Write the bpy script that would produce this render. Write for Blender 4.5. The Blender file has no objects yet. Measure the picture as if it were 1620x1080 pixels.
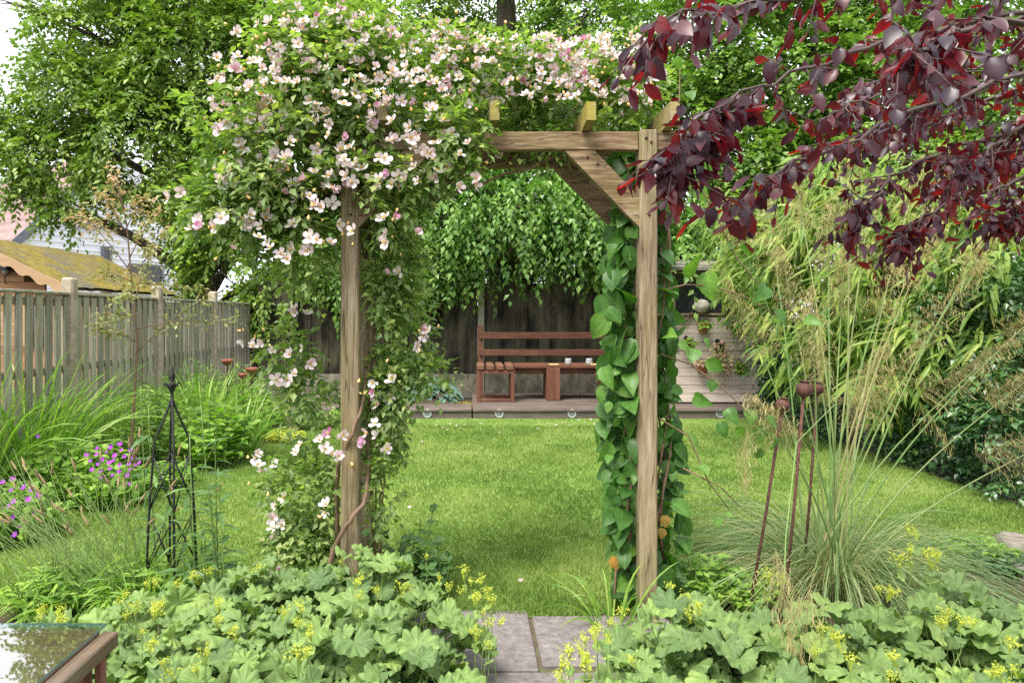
import bpy, bmesh, math, random
import numpy as np
from mathutils import Vector
rng = np.random.default_rng(11)
random.seed(11)
S = bpy.context.scene
COL = S.collection
F, CX, CY, H = 1080.0, 740.0, 500.0, 1.5      # focal length and vanishing point measured from the photo, eye height

def W(x, y, d):
    "where the thing seen at photo pixel (x, y) stands when it is d metres away"
    return np.array([(x - CX) * d / F, d, H - (y - CY) * d / F])

def R3(n): return rng.normal(size=(n, 3))
def U(a, b, n=None): return rng.uniform(a, b, n)
def nz(v):
    v = np.asarray(v, float)
    return v / np.maximum(np.linalg.norm(v, axis=-1, keepdims=True), 1e-9)

_lat = rng.random((24, 24, 24))
def noise3(p):
    p = np.asarray(p, float); i = np.floor(p).astype(int); f = p - i; f = f * f * (3 - 2 * f)
    out = 0
    for a in (0, 1):
        for b in (0, 1):
            for c in (0, 1):
                w = (f[:, 0] if a else 1 - f[:, 0]) * (f[:, 1] if b else 1 - f[:, 1]) * (f[:, 2] if c else 1 - f[:, 2])
                out = out + w * _lat[(i[:, 0] + a) % 24, (i[:, 1] + b) % 24, (i[:, 2] + c) % 24]
    return out

# ------------------------------------------------------------------ mesh accumulator
class G:
    def __init__(s): s.v = []; s.r = []; s.lp = []; s.lt = []; s.mi = []; s.lc = []; s.n = 0
    def add(s, v, faces, rnd=0.5, mat=0, lc=None):
        v = np.asarray(v, float).reshape(-1, 3)
        s.v.append(v); s.lc.append(np.tile([1., .5, 0.], (len(v), 1)) if lc is None else lc)
        s.r.append(np.broadcast_to(np.asarray(rnd, float), (len(v),)).copy())
        for f in faces:
            f = np.asarray(f, int)
            s.lp.append((f + s.n).ravel()); s.lt.append(np.full(len(f), f.shape[1])); s.mi.append(np.full(len(f), mat))
        s.n += len(v); return s
    def leaves(s, T, pos, d, n, size, wide=1.0, rnd=None, mat=0):
        pos = np.asarray(pos, float); N = len(pos)
        if N == 0: return s
        d = nz(np.broadcast_to(d, (N, 3))); sd = nz(np.cross(d, np.broadcast_to(n, (N, 3)))); nn = np.cross(sd, d)
        size = np.broadcast_to(np.asarray(size, float), (N,)); wide = np.broadcast_to(np.asarray(wide, float), (N,))
        tv, tf = T[0], T[1]; k = len(tv); tl = T[2] if len(T) > 2 else np.stack([(np.abs(tv[:, 0]) > 1e-6) * 1., tv[:, 1], 0 * tv[:, 1]], 1)
        q = (tv[None, :, 0, None] * wide[:, None, None] * sd[:, None] + tv[None, :, 1, None] * d[:, None] + tv[None, :, 2, None] * nn[:, None])
        v = pos[:, None] + size[:, None, None] * q
        if rnd is None: rnd = rng.random(N)
        rr = np.repeat(rnd, k)
        fs = [(f[None] + (np.arange(N) * k)[:, None, None]).reshape(-1, f.shape[1]) for f in tf]
        return s.add(v.reshape(-1, 3), fs, rr, mat, np.tile(tl, (N, 1)))
    def ribbons(s, base, d, length, width, droop=0.3, seg=5, rnd=None, mat=0, fold=0.0, side=None, tip=0.0):
        base = np.asarray(base, float); N = len(base); d = nz(np.broadcast_to(d, (N, 3)))
        L = np.broadcast_to(np.asarray(length, float), (N,)); Wd = np.broadcast_to(np.asarray(width, float), (N,)); dr = np.broadcast_to(np.asarray(droop, float), (N,))
        t = np.linspace(0, 1, seg + 1)
        out = d * [1, 1, 0]; out = np.where(np.linalg.norm(out, axis=1, keepdims=True) < 1e-3, [1., 0, 0], out); out = nz(out)
        p = base[:, None] + (L[:, None] * t)[..., None] * d[:, None] + (L * dr)[:, None, None] * (t ** 2.2)[None, :, None] * (0.55 * out[:, None] - np.array([0, 0, 1.0]))
        if side is None: side = nz(np.cross(d, [0, 0, 1.0]) + 0.5 * R3(N))
        w = (np.clip(1 - t, tip, 1) ** 0.6 * np.minimum(1, 0.45 + 2.2 * t))[None, :] * Wd[:, None] / 2
        a = p - side[:, None] * w[..., None]; b = p + side[:, None] * w[..., None]
        v = np.stack([a, b], 2).reshape(N, -1, 3); k = v.shape[1]
        q = np.array([[2 * i, 2 * i + 1, 2 * i + 3, 2 * i + 2] for i in range(seg)])
        if rnd is None: rnd = rng.random(N)
        return s.add(v.reshape(-1, 3), [(q[None] + (np.arange(N) * k)[:, None, None]).reshape(-1, 4)], np.repeat(rnd, k), mat)
    def tubes(s, paths, rad, sides=5, rnd=None, mat=0, cap=True):
        p = np.asarray(paths, float); N, Sg, _ = p.shape
        r = np.broadcast_to(np.asarray(rad, float), (N, Sg)) if np.ndim(rad) < 2 or np.shape(rad) == (N, Sg) else rad
        t = nz(np.gradient(p, axis=1)); ref = np.where(np.abs(t[:, :1, 2:3]) > .9, np.array([1., .13, 0]), np.array([.11, .07, 1.]))
        u = nz(np.cross(t, np.broadcast_to(ref, t.shape))); w = np.cross(t, u)
        a = np.arange(sides) * 2 * math.pi / sides
        v = p[:, :, None] + r[:, :, None, None] * (np.cos(a)[:, None] * u[:, :, None] + np.sin(a)[:, None] * w[:, :, None])
        k = Sg * sides; q = []
        for i in range(Sg - 1):
            for j in range(sides):
                q.append([i * sides + j, i * sides + (j + 1) % sides, (i + 1) * sides + (j + 1) % sides, (i + 1) * sides + j])
        q = np.array(q); off = (np.arange(N) * k)[:, None, None]
        fs = [(q[None] + off).reshape(-1, 4)]
        if cap:
            c = np.array([list(range(sides))[::-1], list(range(k - sides, k))]); fs.append((c[None] + off).reshape(-1, sides))
        if rnd is None: rnd = rng.random(N)
        return s.add(v.reshape(-1, 3), fs, np.repeat(rnd, k), mat)
    def tube(s, pts, rad, sides=8, rnd=.5, mat=0):
        pts = np.asarray(pts, float)[None]; rad = np.asarray(rad, float); rad = rad[None] if rad.ndim else np.full((1, pts.shape[1]), float(rad))
        return s.tubes(pts, rad, sides, np.array([rnd]), mat)
    def box(s, x0, x1, y0, y1, z0, z1, bev=0.0, rnd=0.5, mat=0):
        c = np.array([(x0 + x1) / 2, (y0 + y1) / 2, (z0 + z1) / 2])
        return s.beam(c - [(x1 - x0) / 2, 0, 0], c + [(x1 - x0) / 2, 0, 0], abs(y1 - y0), abs(z1 - z0), bev, rnd, mat)
    def beam(s, p0, p1, w, h, bev=0.0, rnd=0.5, mat=0, up=(0, 0, 1.)):
        "oriented box from p0 to p1: w across, h along up"
        p0 = np.asarray(p0, float); p1 = np.asarray(p1, float); L = np.linalg.norm(p1 - p0); x = (p1 - p0) / L
        up = np.asarray(up, float)
        if abs(x @ up) > .98: up = np.array([0, 1., 0])
        y = nz(np.cross(up, x)); z = np.cross(x, y); c = (p0 + p1) / 2
        hx, hy, hz = L / 2, w / 2, h / 2
        if bev <= 0:
            v = [c + a * hx * x + b * hy * y + e * hz * z for a in (-1, 1) for b in (-1, 1) for e in (-1, 1)]
            f = [[0, 1, 3, 2], [4, 6, 7, 5], [0, 4, 5, 1], [2, 3, 7, 6], [0, 2, 6, 4], [1, 5, 7, 3]]
            return s.add(v, [f], rnd, mat)
        bev = min(bev, hx * .45, hy * .45, hz * .45); v = []; idx = {}
        for a in (-1, 1):
            for b in (-1, 1):
                for e in (-1, 1):
                    for k in range(3):
                        q = [a * hx, b * hy, e * hz]
                        for m in range(3):
                            if m != k: q[m] -= (a, b, e)[m] * bev
                        idx[a, b, e, k] = len(v); v.append(c + q[0] * x + q[1] * y + q[2] * z)
        f4 = []; f3 = []
        for k in range(3):
            o = [m for m in range(3) if m != k]
            for sg in (-1, 1):
                lp = []
                for (i, j) in ((-1, -1), (1, -1), (1, 1), (-1, 1)):
                    t = [0, 0, 0]; t[k] = sg; t[o[0]] = i; t[o[1]] = j; lp.append(idx[t[0], t[1], t[2], k])
                f4.append(lp if (sg > 0) != (k == 1) else lp[::-1])
            for i in (-1, 1):                        # bevel strip on the edges running along axis k
                for j in (-1, 1):
                    t0 = [0, 0, 0]; t0[o[0]] = i; t0[o[1]] = j; t1 = list(t0); t0[k] = -1; t1[k] = 1
                    f4.append([idx[(*t0, o[0])], idx[(*t1, o[0])], idx[(*t1, o[1])], idx[(*t0, o[1])]])
        for a in (-1, 1):
            for b in (-1, 1):
                for e in (-1, 1): f3.append([idx[a, b, e, 0], idx[a, b, e, 1], idx[a, b, e, 2]])
        return s.add(v, [f4, f3], rnd, mat)
    def lathe(s, c, prof, n=20, rnd=.5, mat=0, lobes=0, amp=0.0, ax=(0, 0, 1.)):
        ax = nz(ax); ref = np.array([1., 0, 0]) if abs(ax[0]) < .9 else np.array([0, 1., 0]); u = nz(np.cross(ax, ref)); w = np.cross(ax, u)
        a = np.arange(n) * 2 * math.pi / n; k = 1 + amp * np.abs(np.cos(a * lobes / 2)) if lobes else np.ones(n)
        v = [np.asarray(c) + r * kk * (math.cos(t) * u + math.sin(t) * w) + z * ax for (r, z) in prof for t, kk in zip(a, k)]
        q = [[i * n + j, i * n + (j + 1) % n, (i + 1) * n + (j + 1) % n, (i + 1) * n + j] for i in range(len(prof) - 1) for j in range(n)]
        return s.add(v, [q], rnd, mat)
    def poly(s, pts, rnd=.5, mat=0): return s.add(pts, [[list(range(len(pts)))]], rnd, mat)
    def prism(s, pts, ext, rnd=.5, mat=0):
        "closed outline extruded by the vector ext"
        p = np.asarray(pts, float); n = len(p); e = np.asarray(ext, float)
        side = [[i, (i + 1) % n, n + (i + 1) % n, n + i] for i in range(n)]
        return s.add(np.vstack([p, p + e]), [[list(range(n))[::-1]], [list(range(n, 2 * n))], side], rnd, mat)
    def mesh(s, name, mats, off=(0, 0, 0), smooth=False, fix=False):
        me = bpy.data.meshes.new(name)
        v = np.vstack(s.v) - np.asarray(off); lp = np.concatenate(s.lp).astype(np.int32); lt = np.concatenate(s.lt).astype(np.int32)
        me.vertices.add(len(v)); me.vertices.foreach_set('co', v.astype(np.float32).ravel())
        me.loops.add(len(lp)); me.loops.foreach_set('vertex_index', lp)
        me.polygons.add(len(lt)); me.polygons.foreach_set('loop_start', np.concatenate([[0], np.cumsum(lt)[:-1]]).astype(np.int32))
        me.polygons.foreach_set('material_index', np.concatenate(s.mi).astype(np.int32))
        me.polygons.foreach_set('use_smooth', np.full(len(lt), smooth))
        at = me.attributes.new('rnd', 'FLOAT', 'POINT'); at.data.foreach_set('value', np.concatenate(s.r).astype(np.float32))
        at = me.attributes.new('lc', 'FLOAT_VECTOR', 'POINT'); at.data.foreach_set('vector', np.vstack(s.lc).astype(np.float32).ravel())
        for m in (mats if isinstance(mats, (list, tuple)) else [mats]): me.materials.append(m)
        me.update(calc_edges=True)
        if fix:
            bm = bmesh.new(); bm.from_mesh(me); bmesh.ops.recalc_face_normals(bm, faces=bm.faces); bm.to_mesh(me); bm.free()
        return me

# ------------------------------------------------------------------ things, parts, setting
BASE = {}
def tag(o, label, cat, group=None):
    o['label'] = label; o['category'] = cat
    if group: o['group'] = group
    return o
def thing(name, label, cat, loc, group=None):
    o = bpy.data.objects.new(name, None); COL.objects.link(o); o.location = tuple(float(c) for c in loc); o.empty_display_size = .1
    BASE[o] = np.array(loc, float); return tag(o, label, cat, group)
def part(name, g, mats, parent, smooth=False, fix=False, label=None):
    o = bpy.data.objects.new(name, g.mesh(name, mats, BASE[parent], smooth, fix)); COL.objects.link(o); o.parent = parent; BASE[o] = BASE[parent]
    if label: o['label'] = label
    return o
def part_at(name, me, parent, loc, rot=(0, 0, 0), sc=1.0):
    "a child that shares mesh data, placed at a world point"
    o = bpy.data.objects.new(name, me); COL.objects.link(o); o.parent = parent
    o.location = tuple(float(c) for c in np.asarray(loc) - BASE[parent]); o.rotation_euler = rot; o.scale = (sc, sc, sc); return o
def single(name, g, mats, label, cat, loc=None, group=None, smooth=False, fix=False):
    loc = np.zeros(3) if loc is None else np.asarray(loc, float)
    o = bpy.data.objects.new(name, g.mesh(name, mats, loc, smooth, fix)); COL.objects.link(o); o.location = tuple(loc); BASE[o] = loc
    return tag(o, label, cat, group)
def setting(name, g, mats, kind='structure', smooth=False):
    o = bpy.data.objects.new(name, g.mesh(name, mats, (0, 0, 0), smooth)); COL.objects.link(o); o['kind'] = kind; return o

# ------------------------------------------------------------------ leaf and petal shapes
def T_leaf(asp=.55, prof=((.0, .08), (.25, .85), (.55, 1.), (.82, .55), (1., 0.)), fold=.25, bend=.15, wave=0.0):
    v = []; rows = []
    for i, (t, w) in enumerate(prof):
        x = w * asp / 2; z = -bend * t * t
        if w < .02: rows.append([len(v)]); v.append((0, t, z)); continue
        e = wave * (1 if i % 2 else -1)
        rows.append([len(v), len(v) + 1, len(v) + 2]); v += [(-x, t, z + fold * x + e), (0, t, z), (x, t, z + fold * x - e)]
    q = []; t3 = []
    for a, b in zip(rows[:-1], rows[1:]):
        if len(a) == 3 and len(b) == 3: q += [(a[0], a[1], b[1], b[0]), (a[1], a[2], b[2], b[1])]
        elif len(a) == 3: t3 += [(a[0], a[1], b[0]), (a[1], a[2], b[0])]
        else: t3 += [(a[0], b[1], b[0]), (a[0], b[2], b[1])]
    return np.array(v, float), [np.array(f) for f in (q, t3) if f]
T_TINY = (np.array([(0, 0, 0), (-.3, .45, .07), (0, 1, -.1), (.3, .45, .07)], float), [np.array([(0, 2, 1), (0, 3, 2)])])
T_MID = T_leaf(.58, ((0, 0), (.4, 1.), (1, 0)), .3, .12)
T_OV = T_leaf(.55)
T_OVB = T_leaf(.6, fold=.45, bend=.35)
T_LANCE = T_leaf(.11, ((0, .2), (.2, 1), (.5, .95), (.8, .5), (1, 0)), .3, .3)
T_LANCE2 = T_leaf(.13, ((0, .2), (.2, 1), (.5, .95), (.8, .5), (1, 0)), .3, .7)
T_WILL = T_leaf(.16, ((0, .15), (.25, .9), (.55, 1), (1, 0)), .3, .45)
def T_heart(asp, bend, fold):
    prof = [(0, 1.)]
    return T_leaf(asp, ((-.12, .45), (.0, .72), (.2, 1.), (.45, .97), (.7, .66), (.9, .25), (1., 0.)), fold, bend)
T_HEART = T_heart(.95, .25, .25); T_HEARTB = T_heart(.88, .55, .4)
def T_mantle(lobes=9, gap=.5, cup=.25, pleat=.06, seed=0):
    r = np.random.default_rng(seed); n = lobes * 6; th = np.linspace(gap / 2, 2 * math.pi - gap / 2, n + 1) - math.pi / 2
    ph = np.linspace(0, lobes, n + 1) % 1
    rad = .5 * (1 - .15 * (np.abs(ph - .5) * 2) ** 2.2 + .018 * np.where(np.arange(n + 1) % 2, 1, -1)) * (1 + .12 * r.normal() * np.cos(th + r.random() * 6))
    v = [(0, 0, 0)]
    for k, (f, pl) in enumerate(((.5, .6), (.82, 1.), (1., .9))):
        rr = rad * f
        z = cup * rr * rr * 4 * .5 + pleat * pl * np.cos(2 * math.pi * ph) * -1 * f + (r.random() * .2 - .04) * np.sin(2 * th + 1) * f + .03 * np.sin(3 * th + r.random() * 6) * f - (.14 if k == 2 else 0) * r.random()
        v += [(a * math.cos(t), a * math.sin(t) , zz) for a, t, zz in zip(rr, th, z)]
    m = n + 1; t3 = [(0, 1 + i, 2 + i) for i in range(n)]; q = []
    for k in range(2): q += [(1 + k * m + i, 1 + (k + 1) * m + i, 2 + (k + 1) * m + i, 2 + k * m + i) for i in range(n)]
    md = np.concatenate([[.5]] + [np.abs(ph - .5) * 2] * 3)
    return np.array(v), [np.array(t3), np.array(q)], np.stack([md, 0 * md + .5, 0 * md], 1)
T_MANT = [T_mantle(9, .4, .3, .05, 1), T_mantle(9, .6, .1, .06, 2), T_mantle(7, .5, -.2, .05, 3), T_mantle(9, .5, .5, .05, 4)]
T_LOBE = T_mantle(5, .3, .1, .03, 8)

def frame(d):
    d = nz(d); a = nz(np.cross(d, [0.03, 0.02, 1.])); return d, a, np.cross(a, d)
def sprays(g, P, D, L, k, size, T, droop=.3, face=None, spread=.9, rnd=None, wide=1., jit=.35, hang=.35, mat=0):
    "k leaves set alternately along each of the twigs P + D*L"
    N = len(P); D, A, B = frame(D); L = np.broadcast_to(L, (N,)); base = rng.random(N) if rnd is None else rnd
    for i in range(k):
        t = (i + .6) / k; sg = 1 if i % 2 else -1
        pos = P + D * (L * t)[:, None] - np.array([0, 0, 1.]) * (droop * L * t * t)[:, None]
        d = D * (.55 + .5 * (i == k - 1)) + A * sg * spread * (0 if i == k - 1 else 1) - np.array([0, 0, hang]) + jit * R3(N)
        n = (B * .8 + np.array([0, 0, .5]) if face is None else np.asarray(face)) + jit * 1.2 * R3(N)
        g.leaves(T, pos, d, n, size * U(.7, 1.2, N), wide, np.clip(base * .6 + .4 * rng.random(N), 0, 1), mat)
    return g
def in_blobs(blobs, dens, shell=.5, nf=1.2, thr=.42):
    "points in pixel-measured ellipsoids (x, y, d, rx, ry, rd in metres); gaps follow a noise so that the mass clumps"
    P = []; D = []
    for (x, y, d, rx, ry, rd) in blobs:
        c = W(x, y, d); r = np.array([rx * d / F, rd, ry * d / F]); n = max(3, int(dens * 4 * math.pi * ((r[0] * r[1]) ** 1.6 / 3 + (r[0] * r[2]) ** 1.6 / 3 + (r[1] * r[2]) ** 1.6 / 3) ** .625))
        u = nz(R3(n)); q = u * U(shell, 1.0, n)[:, None]
        P.append(c + q * r); D.append(u * r / r.max())
    P = np.vstack(P); D = np.vstack(D)
    k = noise3(P * nf + 5) * .65 + noise3(P * nf * 2.7) * .35 > thr
    return P[k], nz(D[k] + .35 * R3(k.sum()))
# ------------------------------------------------------------------ materials
def newmat(name):
    m = bpy.data.materials.new(name); m.use_nodes = True; nt = m.node_tree; nt.nodes.clear(); return m, nt
def N(nt, t, **kw):
    n = nt.nodes.new(t)
    for k, v in kw.items():
        if k in n.inputs: n.inputs[k].default_value = v
        else: setattr(n, k, v)
    return n
def ramp(nt, cols, fac=None, interp='LINEAR'):
    r = N(nt, 'ShaderNodeValToRGB'); e = r.color_ramp.elements; r.color_ramp.interpolation = interp
    while len(e) < len(cols): e.new(.5)
    for i, c in enumerate(cols):
        p, c = c if len(c) == 2 else (i / max(1, len(cols) - 1), c)
        e[i].position = p; e[i].color = (*c, 1)
    if fac is not None: nt.links.new(fac, r.inputs[0])
    return r.outputs[0]
def pos(nt, scale=(1, 1, 1), rot=(0, 0, 0)):
    tc = N(nt, 'ShaderNodeTexCoord'); mp = N(nt, 'ShaderNodeMapping'); mp.inputs['Scale'].default_value = scale; mp.inputs['Rotation'].default_value = rot
    nt.links.new(tc.outputs['Object'], mp.inputs[0]); return mp.outputs[0]
def noise(nt, vec, scale, detail=4, rough=.6, dist=0.):
    n = N(nt, 'ShaderNodeTexNoise', Scale=scale, Detail=detail, Roughness=rough, Distortion=dist); nt.links.new(vec, n.inputs['Vector']); return n.outputs['Fac']
def mix(nt, fac, a, b, blend='MIX'):
    m = N(nt, 'ShaderNodeMix', data_type='RGBA', blend_type=blend)
    for s, v in ((0, fac), (6, a), (7, b)):
        if hasattr(v, 'is_output'): nt.links.new(v, m.inputs[s])
        else: m.inputs[s].default_value = v if s == 0 else (*v, 1)
    return m.outputs[2]
def out(nt, sh):
    o = N(nt, 'ShaderNodeOutputMaterial'); nt.links.new(sh, o.inputs[0])
def bump(nt, h, strength, dist=.01):
    b = N(nt, 'ShaderNodeBump', Strength=strength, Distance=dist); nt.links.new(h, b.inputs['Height']); return b.outputs[0]
def leaf(name, cols, rough=.5, tr=.35, tcol=(1.6, 2.0, .5), spec=.4, back=None, mott=0.25, vein=0., nv_=7.):
    m, nt = newmat(name); a = N(nt, 'ShaderNodeAttribute', attribute_name='rnd'); c = ramp(nt, cols, a.outputs['Fac'])
    if mott:
        nv = noise(nt, pos(nt), 30, 3); k = ramp(nt, [(.3, (1 - mott,) * 3), (.7, (1 + mott,) * 3)], nv); c = mix(nt, 1.0, c, k, 'MULTIPLY')
    if vein:
        la = N(nt, 'ShaderNodeAttribute', attribute_name='lc'); sp = N(nt, 'ShaderNodeSeparateXYZ'); nt.links.new(la.outputs['Vector'], sp.inputs[0])
        f1 = ramp(nt, [(.03, (1,) * 3), (.11, (0,) * 3)], sp.outputs[0])
        q = N(nt, 'ShaderNodeMath', operation='MULTIPLY_ADD'); nt.links.new(sp.outputs[0], q.inputs[0]); q.inputs[1].default_value = -.3; nt.links.new(sp.outputs[1], q.inputs[2])
        q2 = N(nt, 'ShaderNodeMath', operation='MULTIPLY'); nt.links.new(q.outputs[0], q2.inputs[0]); q2.inputs[1].default_value = nv_
        q3 = N(nt, 'ShaderNodeMath', operation='FRACT'); nt.links.new(q2.outputs[0], q3.inputs[0])
        f2 = ramp(nt, [(.0, (.6,) * 3), (.12, (0,) * 3), (.88, (0,) * 3), (1., (.6,) * 3)], q3.outputs[0])
        fm = mix(nt, 1., f1, f2, 'LIGHTEN') if nv_ else f1
        c = mix(nt, fm, c, mix(nt, 1., c, (1 + vein, 1 + vein * .8, 1 + vein), 'MULTIPLY'))
    if back:
        ge = N(nt, 'ShaderNodeNewGeometry'); c2 = mix(nt, ge.outputs['Backfacing'], c, back)
    else: c2 = c
    p = N(nt, 'ShaderNodeBsdfPrincipled', Roughness=rough); p.inputs['Specular IOR Level'].default_value = spec; nt.links.new(c2, p.inputs['Base Color'])
    t = N(nt, 'ShaderNodeBsdfTranslucent'); nt.links.new(mix(nt, 1., c, tcol, 'MULTIPLY'), t.inputs[0])
    s = N(nt, 'ShaderNodeMixShader'); s.inputs[0].default_value = tr; nt.links.new(p.outputs[0], s.inputs[1]); nt.links.new(t.outputs[0], s.inputs[2]); out(nt, s.outputs[0]); return m
def wood(name, cols, axis='X', scale=9., stain=None, stain_amt=.5, rough=.8, bmp=.5, rndamt=.35, fine=1.0, st_scale=3., knots=False):
    m, nt = newmat(name); k = {'X': (.08, 1, 1), 'Y': (1, .08, 1), 'Z': (1, 1, .06)}[axis]
    a = N(nt, 'ShaderNodeAttribute', attribute_name='rnd')
    vec = pos(nt, k); va = N(nt, 'ShaderNodeVectorMath', operation='ADD'); nt.links.new(vec, va.inputs[0])
    sc = N(nt, 'ShaderNodeVectorMath', operation='SCALE'); sc.inputs[0].default_value = (7.3, 3.1, 5.7); nt.links.new(a.outputs['Fac'], sc.inputs['Scale']); nt.links.new(sc.outputs[0], va.inputs[1])
    n1 = noise(nt, va.outputs[0], scale, 8, .65, .6); n2 = noise(nt, va.outputs[0], scale * 6 * fine, 5, .7)
    f = N(nt, 'ShaderNodeMath', operation='MULTIPLY_ADD'); nt.links.new(n2, f.inputs[0]); f.inputs[1].default_value = .5; 
    g = N(nt, 'ShaderNodeMath', operation='MULTIPLY'); nt.links.new(n1, g.inputs[0]); g.inputs[1].default_value = .5; nt.links.new(g.outputs[0], f.inputs[2])
    c = ramp(nt, [(.36 + .28 * i / max(1, len(cols) - 1), q) for i, q in enumerate(cols)], f.outputs[0])
    v = ramp(nt, [(0, (1 - rndamt,) * 3), (1, (1 + rndamt,) * 3)], a.outputs['Fac']); c = mix(nt, 1., c, v, 'MULTIPLY')
    if stain:
        n3 = noise(nt, pos(nt, (1, 1, .35) if axis == 'Z' else (1, 1, 1)), st_scale, 6, .65)
        sf = ramp(nt, [(.42, (0,) * 3), (.66, (stain_amt,) * 3)], n3); c = mix(nt, sf, c, stain)
    if knots:
        vo = N(nt, 'ShaderNodeTexVoronoi', Scale=4.5); nt.links.new(pos(nt, {'X': (.55, 1, 1), 'Y': (1, .55, 1), 'Z': (1, 1, .55)}[axis]), vo.inputs['Vector'])
        c = mix(nt, ramp(nt, [(.07, (.85,) * 3), (.13, (0,) * 3)], vo.outputs['Distance']), c, (.06, .035, .02))
        cr = ramp(nt, [(.485, (0,) * 3), (.5, (.8,) * 3), (.515, (0,) * 3)], noise(nt, pos(nt, {'X': (.12, 1, 1), 'Y': (1, .12, 1), 'Z': (1, 1, .05)}[axis]), 14, 3, .5)); c = mix(nt, cr, c, (.05, .035, .022))
    p = N(nt, 'ShaderNodeBsdfPrincipled', Roughness=rough); p.inputs['Specular IOR Level'].default_value = .25
    nt.links.new(c, p.inputs['Base Color']); nt.links.new(bump(nt, f.outputs[0], bmp, .006), p.inputs['Normal']); out(nt, p.outputs[0]); return m
def solid(name, cols, scale=12., rough=.7, metal=0., spec=.4, bmp=.3, detail=6, bd=.005, stretch=(1, 1, 1), stain=None, stain_at=(.5, .7), st_scale=3.):
    m, nt = newmat(name); v = pos(nt, stretch); n1 = noise(nt, v, scale, detail, .65)
    c = ramp(nt, [(.3 + .4 * i / max(1, len(cols) - 1), q) for i, q in enumerate(cols)], n1)
    if stain: c = mix(nt, ramp(nt, [(stain_at[0], (0,) * 3), (stain_at[1], (.9,) * 3)], noise(nt, v, st_scale, 7, .7)), c, stain)
    p = N(nt, 'ShaderNodeBsdfPrincipled', Roughness=rough, Metallic=metal); p.inputs['Specular IOR Level'].default_value = spec
    nt.links.new(c, p.inputs['Base Color'])
    if bmp: nt.links.new(bump(nt, n1, bmp, bd), p.inputs['Normal'])
    out(nt, p.outputs[0]); return m

M = {}
M['tree'] = leaf('tree_leaves', [(.06, .12, .018), (.115, .2, .028), (.19, .29, .044), (.32, .41, .08)], .42, .26, (1.5, 1.8, .6))
M['hornbeam'] = leaf('hornbeam_leaves', [(.05, .13, .022), (.09, .195, .034), (.15, .275, .05), (.25, .37, .09)], .38, .28, (1.5, 1.8, .6))
M['maple'] = leaf('maple_leaves', [(.055, .125, .018), (.11, .21, .034), (.19, .31, .055), (.3, .4, .09)], .45, .3, (1.5, 1.8, .6))
M['darktree'] = leaf('evergreen_leaves', [(.012, .03, .008), (.025, .055, .012), (.045, .09, .02)], .5, .2)
M['rose'] = leaf('rose_leaves', [(.09, .15, .045), (.145, .22, .065), (.22, .3, .1), (.37, .39, .14)], .42, .38, vein=.25, nv_=0)
M['vine'] = leaf('vine_leaves', [(.038, .105, .02), (.07, .17, .03), (.14, .27, .046)], .42, .3, spec=.3, mott=.25, vein=.5, nv_=5.)
M['plum'] = leaf('plum_leaves', [(.018, .009, .019), (.03, .011, .022), (.045, .012, .02), (.085, .012, .014)], .4, .32, (6.5, .7, .7), .6, mott=.3, vein=.6, nv_=7.)
M['bamboo'] = leaf('bamboo_leaves', [(.065, .14, .02), (.13, .235, .034), (.24, .335, .06), (.4, .43, .12)], .45, .35, (1.4, 1.5, .5))
M['hedge'] = leaf('hedge_leaves', [(.02, .06, .02), (.04, .1, .032), (.07, .15, .045), (.1, .2, .05)], .3, .15, spec=.55)
M['mantle'] = leaf('mantle_leaves', [(.095, .165, .06), (.145, .23, .076), (.21, .315, .09), (.33, .425, .1)], .55, .28, (1.35, 1.5, .5), spec=.3, vein=.28, nv_=0, mott=.2)
M['mantle_bloom'] = leaf('mantle_bloom', [(.42, .5, .05), (.56, .62, .09), (.68, .7, .16)], .6, .3, (1.2, 1.2, .6))
M['strap'] = leaf('strap_leaves', [(.09, .2, .03), (.15, .29, .045), (.25, .4, .07), (.36, .46, .12)], .42, .32)
M['border'] = leaf('border_leaves', [(.09, .19, .03), (.15, .28, .04), (.25, .39, .06), (.36, .47, .1)], .5, .35)
M['oat'] = leaf('oat_grass_blades', [(.11, .2, .07), (.17, .27, .1), (.25, .35, .15), (.4, .36, .17)], .45, .2, (1.3, 1.4, .6), mott=0)
M['oatstem'] = leaf('oat_grass_stems', [(.15, .27, .08), (.22, .35, .11), (.3, .4, .15), (.42, .38, .17)], .45, .15, (1.2, 1.2, .6), mott=0)
M['panicle'] = leaf('oat_panicles', [(.32, .3, .12), (.45, .4, .18), (.58, .5, .27)], .6, .4, (1.2, 1.1, .7), mott=0)
M['greygrass'] = leaf('grey_grass', [(.2, .22, .12), (.3, .3, .18), (.42, .4, .26)], .6, .25, (1.2, 1.2, .8), mott=0)
M['willow'] = leaf('willow_herb_leaves', [(.05, .12, .035), (.09, .18, .05), (.14, .25, .07)], .45, .25)
M['pinkleaf'] = leaf('pink_tip_leaves', [(.15, .24, .06), (.3, .33, .13), (.5, .4, .25), (.68, .38, .33)], .5, .35, (1.3, 1.1, .7))
M['seedhead'] = solid('grass_seed_heads', [(.14, .09, .045), (.26, .18, .09), (.36, .27, .15)], 60, .9)
M['hosta'] = leaf('hosta_leaves', [(.05, .11, .08), (.085, .16, .12), (.13, .22, .17)], .5, .15, (1, 1.2, .9))
M['spotted'] = leaf('spent_leaves', [(.3, .3, .05), (.45, .36, .08), (.5, .22, .05)], .5, .4, (1.3, 1.2, .5))
M['petal'] = leaf('rose_petals', [(0, (.75, .7, .68)), (.45, (.74, .6, .63)), (.8, (.72, .48, .58)), (1., (.56, .2, .38))], .6, .25, (1, .95, .95), .2, mott=.05)
M['stamen'] = solid('rose_stamens', [(.75, .5, .06), (.85, .62, .12)], 60, .7)
M['bud'] = solid('rose_buds', [(.8, .45, .12), (.85, .6, .3)], 30, .6)
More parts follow.
